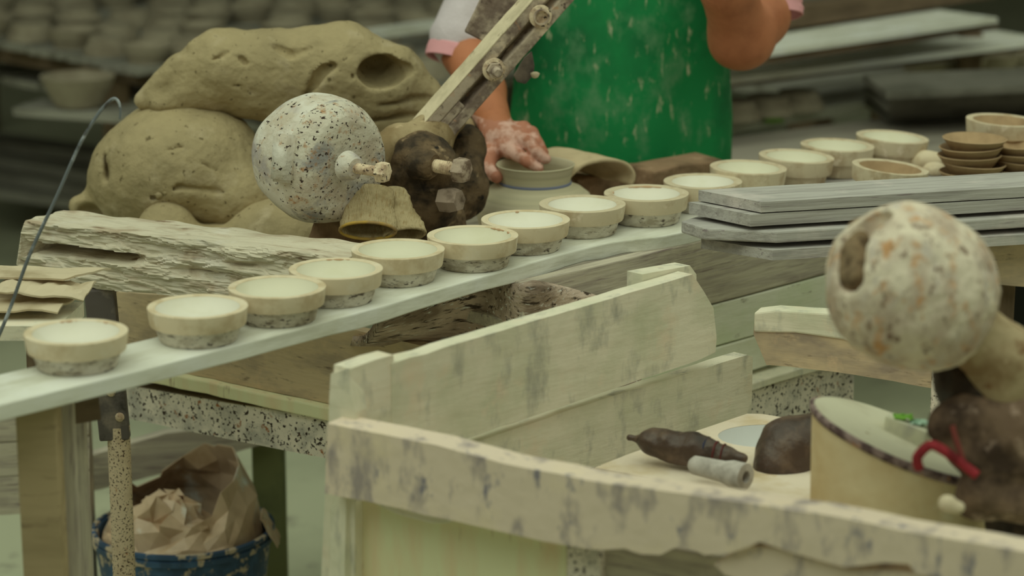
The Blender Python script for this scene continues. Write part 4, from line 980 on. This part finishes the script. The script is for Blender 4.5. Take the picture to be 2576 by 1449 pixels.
# ------------------------------------------------------------------ things inside the bin
K = pz(1890, 1037, .55); e1 = (pz(2060, 1064, .55) - K).normalized(); e2 = Vector((-PF.x.x, -PF.x.y, 0))
foam = thing('foam_box', 'white foam packing block with a round recess inside the slatted bin', 'foam block', w3(K - Vector((0, 0, .1))))
bm = bmesh.new()
def fp(a, b, z): 
    p = K + e1 * a + e2 * b; return Vector((p.x, p.y, z))
Lx, Ly = .34, .36; cxy = (.09, .10); rr = .062; NN = 40
outer = []; inner = []
for i in range(NN):
    an = 2 * math.pi * i / NN; dx, dy = math.cos(an), math.sin(an)
    inner.append((cxy[0] + rr * dx, cxy[1] + rr * dy))
    tx = ((Lx if dx > 0 else 0) - cxy[0]) / dx if abs(dx) > 1e-6 else 1e9; ty = ((Ly if dy > 0 else 0) - cxy[1]) / dy if abs(dy) > 1e-6 else 1e9
    t = min(tx, ty); outer.append((cxy[0] + t * dx, cxy[1] + t * dy))
vo = [bm.verts.new(fp(*p, .55)) for p in outer]; vi = [bm.verts.new(fp(*p, .55)) for p in inner]; vb = [bm.verts.new(fp(*p, .452)) for p in outer]
for i in range(NN):
    j = (i + 1) % NN; bm.faces.new((vo[i], vo[j], vi[j], vi[i])); bm.faces.new((vb[i], vb[j], vo[j], vo[i]))
mk('block', bm, M_foam, foam)
bm = bmesh.new(); vi = [bm.verts.new(fp(*p, .5497)) for p in inner]; vl = [bm.verts.new(fp(cxy[0] + (p[0] - cxy[0]) * .96, cxy[1] + (p[1] - cxy[1]) * .96, .47)) for p in inner]
for i in range(NN): j = (i + 1) % NN; bm.faces.new((vi[i], vi[j], vl[j], vl[i]))
bm.faces.new(vl)
mk('recess', bm, M_foamwhite, foam, smooth=False)
t0 = pz(1585, 1100, .585); t1 = pz(1865, 1152, .575)
tool = thing('hand_tool', 'dirty dark brown hand tool with pointed nozzle and blue and red tape', 'tool', w3(t1 - Vector((0, 0, .02))))
L = (t1 - t0).length
pr = [(0, 0), (.0045, .001), (.0042, .09), (.0075, .13), (.016, .17), (.0205, .24), (.021, .36), (.018, .43), (.0205, .50), (.0225, .58), (.020, .66), (.017, .70), (.0175, .74), (.014, .86), (.008, .97), (0, 1)]
Mt = axis(t0, t1 - t0)
lo_ = np.minimum(np.array(t0), np.array(t1)) - .05; hi_ = np.maximum(np.array(t0), np.array(t1)) + .05
f = Field(lo_, hi_, .003)
for za, zb_, ra, rb in ((0, .10, .0048, .0046), (.10, .20, .0046, .015), (.20, .34, .0195, .021), (.34, .45, .020, .0165), (.45, .60, .019, .0245), (.60, .70, .0245, .017), (.70, .86, .018, .013), (.86, 1, .013, .009)):
    f.cap(w3(t0.lerp(t1, za)), w3(t0.lerp(t1, zb_)), ra, rb, k=.006)
f.cap(w3(t0.lerp(t1, .30) + Vector((0, -.006, -.012))), w3(t0.lerp(t1, .56) + Vector((0, -.012, -.014))), .010, .011, k=.004)
blob('tool_body', f, M_tool, tool, disp=((.003, 40), (.0015, 90)))
for z0, z1, r, m in ((.40, .43, .0195, M_toolblue), (.655, .70, .0212, M_toolblue), (.76, .785, .0172, M_toolred), (.83, .85, .0156, M_toolred)):
    lathe('tape_band', [(r - .003, z0 * L), (r, z0 * L + .001), (r, z1 * L - .001), (r - .003, z1 * L)], m, tool, Mt, seg=30, close=False)
f = Field((.3, 3.25, .45), (.56, 3.62, .68), .004)
f.ell(w3(py(1985, 1130, 3.45)), (.045, .04, .040), k=.01); f.ell(w3(py(1960, 1180, 3.43)), (.038, .03, .035), k=.02); f.cap(w3(py(1990, 1120, 3.45)), w3(py(2060, 1110, 3.47)), .035, .04, k=.02)
o = blob('dark_lump', f, M_tool, None, disp=((.005, 22), (.0015, 70))); tag(o, 'dark brown oily lump resting on the foam block against the drum', 'lump')
g0 = pz(1740, 1168, .575); g1 = pz(1902, 1184, .578)
gp_ = thing('clamp_sleeve', 'grey bored metal sleeve lying in front of the dirty hand tool', 'sleeve', w3(g1))
lathe('barrel', [(.009, 0), (.013, .005), (.015, (g1 - g0).length * .6), (.0185, (g1 - g0).length * .75), (.0185, (g1 - g0).length), (.0085, (g1 - g0).length + .001), (.0075, (g1 - g0).length - .03), (0, (g1 - g0).length - .03)], M_grey, gp_, axis(g0, g1 - g0 + Vector((0, -.04, .0))), seg=28, close=False)
SLP = .38; RD = .114; lc = py(2266, 1100, 3.17)
ax_ = Vector((SLP, 0, 1)).normalized()
drum = thing('plaster_drum', 'clay-crusted plaster drum with a flat sloping dusty lid in the slatted bin', 'drum', (lc.x, lc.y, .45))
Md = fr(lc, lc + Vector((1, 0, -SLP)))
def dring(r, dz, z=None, n=64):
    out = []
    for i in range(n):
        an = 2 * math.pi * i / n; x = r * math.cos(an); y = r * math.sin(an)
        wv = 1 + .012 * nz((math.cos(an) * 2, math.sin(an) * 2, dz * 8), 1)
        out.append(Vector((lc.x + x * wv, lc.y + y * wv, (lc.z - SLP * x + dz) if z is None else z)))
    return out
def drings(name, rings, m, capend=False):
    bm = bmesh.new(); R_ = [[bm.verts.new(v) for v in r] for r in rings]; n = len(rings[0])
    for j in range(len(R_) - 1):
        for i in range(n): bm.faces.new((R_[j][i], R_[j][(i + 1) % n], R_[j + 1][(i + 1) % n], R_[j + 1][i]))
    if capend: bm.faces.new(R_[-1])
    return mk(name, bm, m, drum, None, smooth=not capend)
drings('drum_wall', [dring(RD * .97, 0, .45), dring(RD * .985, 0, .50), dring(RD, -.03), dring(RD, -.004)], M_drum)
drings('rusty_rim', [dring(RD - .002, -.012), dring(RD + .003, -.010), dring(RD + .003, -.001), dring(RD - .003, .001)], M_rust)
drings('lid', [dring(RD - .001, -.004), dring(RD - .002, .0008), dring(RD * .5, .0012)], M_lid, True)
bk0 = Md.inverted() @ py(2262, 1052, 3.19); 
m0 = Md @ Vector((bk0.x, bk0.y, .001)); mid = py(2300, 1062, 3.17); mid = Md @ Vector(((Md.inverted() @ mid).x, (Md.inverted() @ mid).y, .0015))
o = beam('wood_block', mid + Vector((-.028, .02, .004)), mid + Vector((.024, -.002, -.012)), (-.018, .018), (-.002, .024), M_dustwood, None, up=ax_, n=6, amp=.002); tag(o, 'small clay-dusted wooden block sitting on the drum lid', 'block')
for j, (u, v, m, lb) in enumerate(((2276, 1012, M_leaf, 'small crumpled green plastic scrap on the wooden block'), (2312, 1016, M_glass, 'small clear crumpled plastic scrap on the wooden block'))):
    p = mid + ax_ * .026 + Vector((-.014 + .02 * j, .008 - .004 * j, -.004 - .006 * j))
    vs = []; fs_ = []
    def sf(s, q, p=p, j=j): return p + Vector(((s - .5) * .024, (q - .5) * .016, .006 + .007 * nz((s * 3, q * 3, j), 1.9)))
    o = grid('plastic_scrap', sf, 6, 5, _mats['green_leaf'] if j == 0 else M_glass, None, thick=.0012, smooth=False); tag(o, lb, 'plastic')
f = Field((.49, 2.8, .6), (.62, 3.0, .72), .003); f.ell(w3(py(2385, 1266, 2.9)), (.012, .010, .011), k=.003); f.ell(w3(py(2408, 1275, 2.9)), (.010, .009, .008), k=.003)
o = blob('white_crumb', f, M_plaster, None, disp=((.002, 50),)); tag(o, 'little white plaster crumb on the bowed front rail', 'plaster')

# ------------------------------------------------------------------ trestle under the free end of the ware board, left clutter
tr = thing('trestle', 'rough wooden trestle of two uprights under the free end of the ware board', 'trestle', (-.6, 3.22, FLZ))
p = py(118, 1250, 3.19)
beam('upright', (p.x, 3.17, FLZ), (p.x - .002, 3.17, .727), (-.022, .022), (-.026, .026), M_trestle, tr, up=(1, 0, 0), seed=3)
p = py(166, 1250, 3.235)
beam('upright_board', (p.x, 3.235, FLZ), (p.x, 3.235, .727), (-.008, .008), (-.014, .016), M_greywood, tr, up=(1, 0, 0), seed=4)
o = slab('shade_block', Plane((.9, 4.62), 10), [(2455, 690), (2760, 670), (2760, 1010), (2455, 1040)], .25, mat('shade_black', (.012, .012, .010), rough=.7), None, amp=0); tag(o, 'added black block standing in for the shade behind the rusty ball weight', 'shade block')  # added black block, puts the shade of the dark void into colour
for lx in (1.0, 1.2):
    beam('shade_block_foot', (lx, 4.80, FLZ), (lx, 4.80, .50), (-.03, .03), (-.03, .03), M_darkwood, o, up=(1, 0, 0), n=2)  # feet under the added shade block
p = py(203, 1250, 3.31)
beam('upright', (p.x, 3.31, FLZ), (p.x, 3.31, .69), (-.012, .012), (-.011, .011), M_greywood, tr, up=(1, 0, 0), seed=5)
p = py(205, 1030, 3.29); beam('crosspiece', (p.x - .06, 3.25, p.z), (p.x + .02, 3.30, p.z), (-.01, .01), (-.016, .02), M_darkwood, tr, n=4)
Pc = Plane((-.8, 4.45), 8)
cr = thing('crate', 'weathered plank crate standing on the floor behind the trestle', 'crate', w3(Pc.hit(20, 1290)))
for (v0, v1) in ((1030, 1110), (1112, 1195), (1197, 1292)):
    slab('crate_plank', Pc, [(-120, v0 + 12), (62, v0), (225, v0 - 12), (225, v1 - 14), (62, v1), (-120, v1 + 12)], .02, M_greywood, cr, amp=.0015)
a = Pc.hit(-60, 1300); b = Pc.hit(200, 1270)
for q in (a, b): beam('crate_leg', (q.x, q.y + .03, FLZ), (q.x, q.y + .03, q.z + .2), (-.02, .02), (-.02, .02), M_greywood, cr, up=(1, 0, 0))
cb0 = py(215, 1190, 4.62); cb1 = py(650, 1085, 4.72)
o = slab('low_board', Plane((cb0.x, cb0.y), 12), [(215, 1150), (420, 1090), (655, 1062), (655, 1120), (420, 1190), (215, 1240)], .03, M_greywood, None, amp=.002); tag(o, 'rough low board leaning under the workbench behind the blue bucket', 'board')
# side stool with folded paper sacks
st = thing('side_stool', 'small dusty wooden stool holding folded paper sacks', 'stool', (-.78, 3.75, FLZ))
z_ = py(50, 835, 3.62).z
hslab('seat', [Vector((-1.0, 3.60, 0)), Vector((-.655, 3.60, 0)), Vector((-.64, 3.74, 0)), Vector((-1.0, 3.76, 0))], z_ + .014, .022, 0, M_dustwood, st)
for x, y in ((-.69, 3.63), (-.67, 3.72), (-.95, 3.63), (-.95, 3.73)): beam('leg', (x, y, FLZ), (x, y, z_ - .005), (-.016, .016), (-.016, .016), M_darkwood, st, up=(1, 0, 0))
def sack(name, corners, z0, hgt, lab, seed, m=M_paper, n=16):
    c = [Vector(q) for q in corners]
    def fn(s, q):
        p = c[0].lerp(c[1], s).lerp(c[3].lerp(c[2], s), q)
        return p + Vector((0, 0, hgt * (.5 + .5 * nz((s * 2.2, q * 2.2, seed), 1.0) + .45 * abs(nz((s * 5, q * 5, seed + 3), 1.0)))))
    o = grid(name, fn, n, n // 2, m, None, thick=.003, smooth=False); tag(o, lab, 'sack'); return o
zt = z_ + .018
sack('paper_sack', [(-1.0, 3.62, zt), (-.66, 3.63, zt), (-.64, 3.72, zt + .004), (-1.0, 3.74, zt + .004)], 0, .018, 'folded dusty paper sack spread flat on the side stool', 2)
sack('paper_sack', [(-.76, 3.64, zt + .022), (-.625, 3.65, zt + .012), (-.615, 3.71, zt + .02), (-.74, 3.72, zt + .03)], 0, .022, 'crumpled scrap of paper sack against the steel post', 5)
sack('paper_sack', [(-1.0, 3.66, zt + .035), (-.66, 3.69, zt + .038), (-.60, 3.76, zt + .036), (-1.0, 3.78, zt + .038)], 0, .012, 'upper paper sack with a curled edge under the rotten log', 9)
YW = 3.55
wp = [py(-30, 905, YW), py(20, 790, YW), py(75, 640, YW), py(140, 500, YW), py(200, 365, YW), py(245, 290, YW), py(272, 258, YW), py(288, 248, YW), py(299, 258, YW), py(303, 280, YW), py(301, 300, YW)]
wire = tag(tube('bent_wire', spline(wp, 6), [.0026] * 37 + [.0026 - .00005 * i for i in range(24)], M_wire, None, seg=8), 'long thin bent steel wire with a hooked tip rising before the clay heap', 'wire')

# ------------------------------------------------------------------ blue bucket with plastic bag
bc = py(460, 1322, 4.42)
bk = thing('bucket', 'blue clay-spattered plastic bucket on the floor under the workbench', 'bucket', (bc.x, bc.y, FLZ))
hb = bc.z - FLZ; Mk = Matrix.Translation((bc.x, bc.y, FLZ))
lathe('bucket_wall', [(0, 0), (.125, 0), (.128, .003), (.157, hb - .03), (.158, hb - .004), (.153, hb - .004), (.125, .006), (0, .006)], M_bluebucket, bk, Mk, seg=56, close=False)
lathe('bucket_rim', [(.158, hb - .022), (.164, hb - .022), (.165, hb - .012), (.162, hb - .010), (.166, hb - .006), (.165, hb), (.157, hb + .001), (.156, hb - .004)], M_bluebucket, bk, Mk, seg=56, close=False)
bg = thing('plastic_bag', 'crumpled clay-soiled plastic bag stuffed into the blue bucket', 'bag', (bc.x, bc.y, bc.z - .05))
def jit(i, j, k): return noise.noise_vector(Vector((i * 3.7 + k * 11.1, j * 5.3 - k * 2.2, k * 1.9 + i * .7)))
NW, NH = 22, 5
def wallf(s, q):
    i = round(s * NW) % NW; j = round(q * NH); an = i / NW * 2 * math.pi
    ht = .0 + .125 * (.5 + .5 * math.cos(an - .75)) ** 1.3 + .05 * max(0, -math.cos(an)) ** 4
    r = .146 - .05 * q * q; jv = jit(i, j, 3) * (.030 * q if j else .004)
    return Vector((bc.x + r * math.cos(an), bc.y + r * math.sin(an), bc.z - .03 + q * (ht + .035))) + jv
grid('bag_wall', wallf, NW, NH, M_bag, bg, thick=.0015, smooth=False)
def domef(s, q):
    i = round(s * 18) % 18; j = round(q * 7); an = i / 18 * 2 * math.pi; r = .115 * q
    return Vector((bc.x - .02 + r * math.cos(an), bc.y - .045 + r * .8 * math.sin(an), bc.z - .02 + .095 * (1 - q ** 1.8))) + jit(i * (j > 0), j, 8) * (.030 if 0 < j < 7 else .006)
grid('bag_bundle', domef, 18, 7, M_bag, bg, thick=.0015, smooth=False)
def flapf(s, q): 
    return Vector((bc.x + .145 + .03 * q, bc.y - .05 + .06 * s, bc.z + .03 - .055 * q + .015 * nz((s * 3, q * 3, 4), 1)))
grid('bag_flap', flapf, 6, 6, M_bag, bg, thick=.0015, smooth=False)

# ------------------------------------------------------------------ background racks
bgp = [(.0, 0), (.050, 0), (.056, .020), (.061, .022), (.068, .045), (.062, .046), (.050, .025), (.03, .014), (0, .012)]
BG = lathe('rack_mould', bgp, M_rackmould, None, Matrix.Translation((0, -50, 0)), seg=24, close=False)
bgused = False
def rackmould(p, label, group, flip=False, s=1.0):
    global bgused
    o = BG if not bgused else BG.copy()
    if bgused: COL.objects.link(o)
    bgused = True
    Mx = Matrix.Translation(p) @ Matrix.Diagonal((s, s, s, 1))
    if flip: Mx = Matrix.Translation((p[0], p[1], p[2] + .046 * s)) @ Matrix.Rotation(math.pi, 4, 'X') @ Matrix.Diagonal((s, s, s, 1))
    o.matrix_basis = Mx; tag(o, label, 'mould', group); return o
def inframe(p, m=60):
    u, v = proj(p); return -m < u < 2576 + m and -m < v < 1449 + m
eB = Vector((math.cos(math.radians(-42.3)), math.sin(math.radians(-42.3)), 0)); eA = Vector((math.cos(math.radians(47.7)), math.sin(math.radians(47.7)), 0))
R0 = pz(0, 112, .62); R0.z = 0
ords2 = ords + ['fifteenth', 'sixteenth', 'seventeenth', 'eighteenth', 'nineteenth', 'twentieth', 'twenty-first', 'twenty-second']
LB = 'dusty plaster mould on the crowded drying rack behind the clay heap'
rk = thing('drying_rack', 'long drying rack of dark posts and bearers behind the clay heap', 'rack', (R0.x, R0.y, FLZ))
nb = 0
for i in range(7, -14, -1):
    st_ = R0 + eB * (.172 * i) + eA * random.uniform(-.04, .04)
    L0 = 3.6
    vis = [k for k in range(24) if inframe(st_ + eA * (.09 + .16 * k) + Vector((0, 0, .66))) and proj(st_ + eA * (.09 + .16 * k) + Vector((0, 0, .66)))[0] < 1240]
    if not vis: continue
    o = beam('rack_board', (st_.x, st_.y, .62), ((st_ + eA * L0).x, (st_ + eA * L0).y, .62), (-.07, .07), (-.018, 0), M_rackwood, None, n=4, bevel=0)
    tag(o, 'dusty mould-laden rack board, %s counted from the clay heap end' % ords2[nb], 'board', 'ware boards on the drying rack'); nb += 1
    for k in vis:
        if random.random() < .08: continue
        p = st_ + eA * (.09 + .16 * k + random.uniform(-.012, .012)) + Vector((random.uniform(-.008, .008), 0, .6203))
        fl = random.random() < .55
        rackmould(p, '%s dusty mould on the %s rack board counted from the clay heap end' % ('upturned' if fl else 'upright', ords2[nb - 1]), 'moulds on the drying rack', flip=fl, s=random.uniform(.97, 1.05))
for kk in (.12, 1.7, 3.3):
    a = R0 + eB * -2.4 + eA * kk; b = R0 + eB * 1.4 + eA * kk
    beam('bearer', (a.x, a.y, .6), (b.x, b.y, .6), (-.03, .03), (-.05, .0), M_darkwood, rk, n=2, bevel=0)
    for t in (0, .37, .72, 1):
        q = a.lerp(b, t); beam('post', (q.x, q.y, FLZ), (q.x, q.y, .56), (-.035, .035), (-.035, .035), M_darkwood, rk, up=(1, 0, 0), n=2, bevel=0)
# lower tier and the basin on it
for i in range(-2, 5):
    st_ = R0 + eB * (.18 * i + .1) + eA * .12
    o = beam('rack_board', (st_.x, st_.y, .50), ((st_ + eA * 2.5).x, (st_ + eA * 2.5).y, .50), (-.075, .075), (-.02, 0), M_rackwood, None, n=3, bevel=0)
    tag(o, 'bare board on the lower tier of the drying rack', 'board', 'bare boards on the lower tier')
bs = py(195, 190, 6.45)
o = lathe('basin', [(0, -.08), (.045, -.08), (.06, -.075), (.082, -.03), (.095, .0), (.088, .001), (.075, -.03), (.05, -.07), (0, -.072)], M_rackmould, None, Matrix.Translation(bs), seg=32, close=False); tag(o, 'deep pale basin hung on the edge of the drying rack', 'basin')
a = bs + Vector((-.14, 0.05, -.08)); b = bs + Vector((.16, -.06, -.08))
o = beam('basin_board', a, b, (-.07, .07), (-.02, 0), M_rackwood, None, n=2, bevel=0); tag(o, 'short board under the deep pale basin at the rack edge', 'board')
# boards lying low behind
for i, (v0, v1, Y) in enumerate(((345, 390, 8.3), (385, 440, 7.9), (425, 475, 7.6), (465, 510, 7.3))):
    a = pz(-60, v0 - 10, .12 - .03 * i); b = pz(330, v1, .12 - .03 * i)
    o = beam('low_plank', a, b, (-.06, .06), (-.03, 0), M_rackwood, None, n=3, bevel=0); tag(o, ['uppermost', 'second', 'third', 'lowest'][i] + ' of the grey boards piled low under the drying rack', 'board', 'grey boards piled low')
o = beam('light_plank', pz(940, 75, .69), pz(1150, 45, .69), (-.03, .03), (-.02, 0), M_wareboard, None, n=3, bevel=0); tag(o, 'pale plank lying on the drying rack beside the shirt sleeve', 'plank')
# right-hand racks
rr_ = thing('side_rack', 'tiered side rack of long pale bearers behind the far moulds', 'rack', (1.0, 6.4, FLZ))
def rbeam(name, u0, v0, u1, v1, z, w, t, m, parent):
    a = pz(u0, v0, z); b = pz(u1, v1, z); d_ = (b - a).normalized()
    return beam(name, a - d_ * .3, b, (0, w), (-t, 0), m, parent, n=4, bevel=0)
rbeam('top_plank', 1780, 150, 2510, 44, .74, .22, .014, M_wareboard, rr_)
rbeam('bearer', 1780, 164, 2510, 56, .725, .06, .018, M_darkwood, rr_)  # dark beam added so the pale plank's front looks shaded
rbeam('top_plank', 1780, 204, 2640, 98, .66, .22, .014, M_wareboard, rr_)
rbeam('bearer', 1780, 214, 2640, 108, .645, .06, .012, M_darkwood, rr_)  # dark strip again stands in for the shaded plank front
rbeam('bearer', 1780, 50, 2640, -72, .80, .06, .05, M_darkwood, rr_)
rbeam('shelf_board', 1780, 312, 2330, 230, .54, .22, .03, M_rackwood, rr_)
rbeam('shelf_board', 2180, 196, 2640, 140, .54, .20, .03, M_rackwood, rr_)
for (u, v, z) in ((2450, 60, .70), (2230, 240, .5), (1600, 150, .6)):
    p = pz(u, v, z); beam('post', (p.x, p.y + .06, FLZ), (p.x, p.y + .06, z - .03), (-.03, .03), (-.03, .03), M_darkwood, rr_, up=(1, 0, 0), n=2, bevel=0)
for i, (u, v) in enumerate(((1848, 268), (1930, 256), (2008, 244))):
    p = pz(u, v, .57); rackmould((p.x, p.y, .5405), 'upturned plaster mould on the low shelf of the side rack, beside the apron', 'moulds on the low side shelf', flip=True, s=.98)
for i, (u, v) in enumerate(((2330, 168), (2418, 158), (2504, 148), (2588, 138))):
    p = pz(u, v, .57); rackmould((p.x, p.y, .5405), 'plaster mould on the side rack under the pale bearers', 'moulds under the pale bearers', flip=False, s=1.0)
gt = pz(1790, 330, .40)
o = hslab('grey_table', [pz(1700, 362, .52), pz(2420, 272, .52), pz(2760, 250, .52), pz(2760, 430, .52), pz(1700, 480, .52)], .52, .03, 30, mat('grey_table_top', alb(104, 104, 82, .55), [(alb(84, 84, 66, .55), 6, .45, .65, (.3, 2, 2))]), None, amp=0)
tag(o, 'wide dull grey table top behind the far moulds', 'table')
for i in range(5):
    p0 = pz(2230 + 12 * (i % 2), 292 - 15 * i, .545 + .024 * i)
    o = hslab('stacked_tile', [p0, p0 + Vector((.42, .12, 0)), p0 + Vector((.40, .36, 0)), p0 + Vector((-.02, .26, 0))], .545 + .024 * i, .019, 16, mat('grey_tile', alb(92, 94, 74, .9), [(alb(74, 76, 58, .9), 8, .45, .65)]), None, amp=0); tag(o, 'grey tile, %s, in the pile on the grey table' % ['bottom', 'second', 'third', 'fourth', 'top'][i], 'tile', 'grey tiles piled on the table')
lf = pz(1945, 300, .53)
o = grid('green_sprig', lambda s, q: Vector((lf.x + (s - .5) * .05, lf.y + (q - .5) * .03, .525 + .03 * math.sin(s * 3.1) * math.sin(q * 3.1))), 6, 6, M_leaf, None, thick=.001); tag(o, 'small bright green leaf sprig on the grey table', 'leaf')

# ------------------------------------------------------------------ lift everything so that the floor lies at z = 0
for o in list(bpy.data.objects):
    if o.parent is None:
        m_ = o.matrix_basis.copy(); m_.translation.z += LIFT; o.matrix_basis = m_
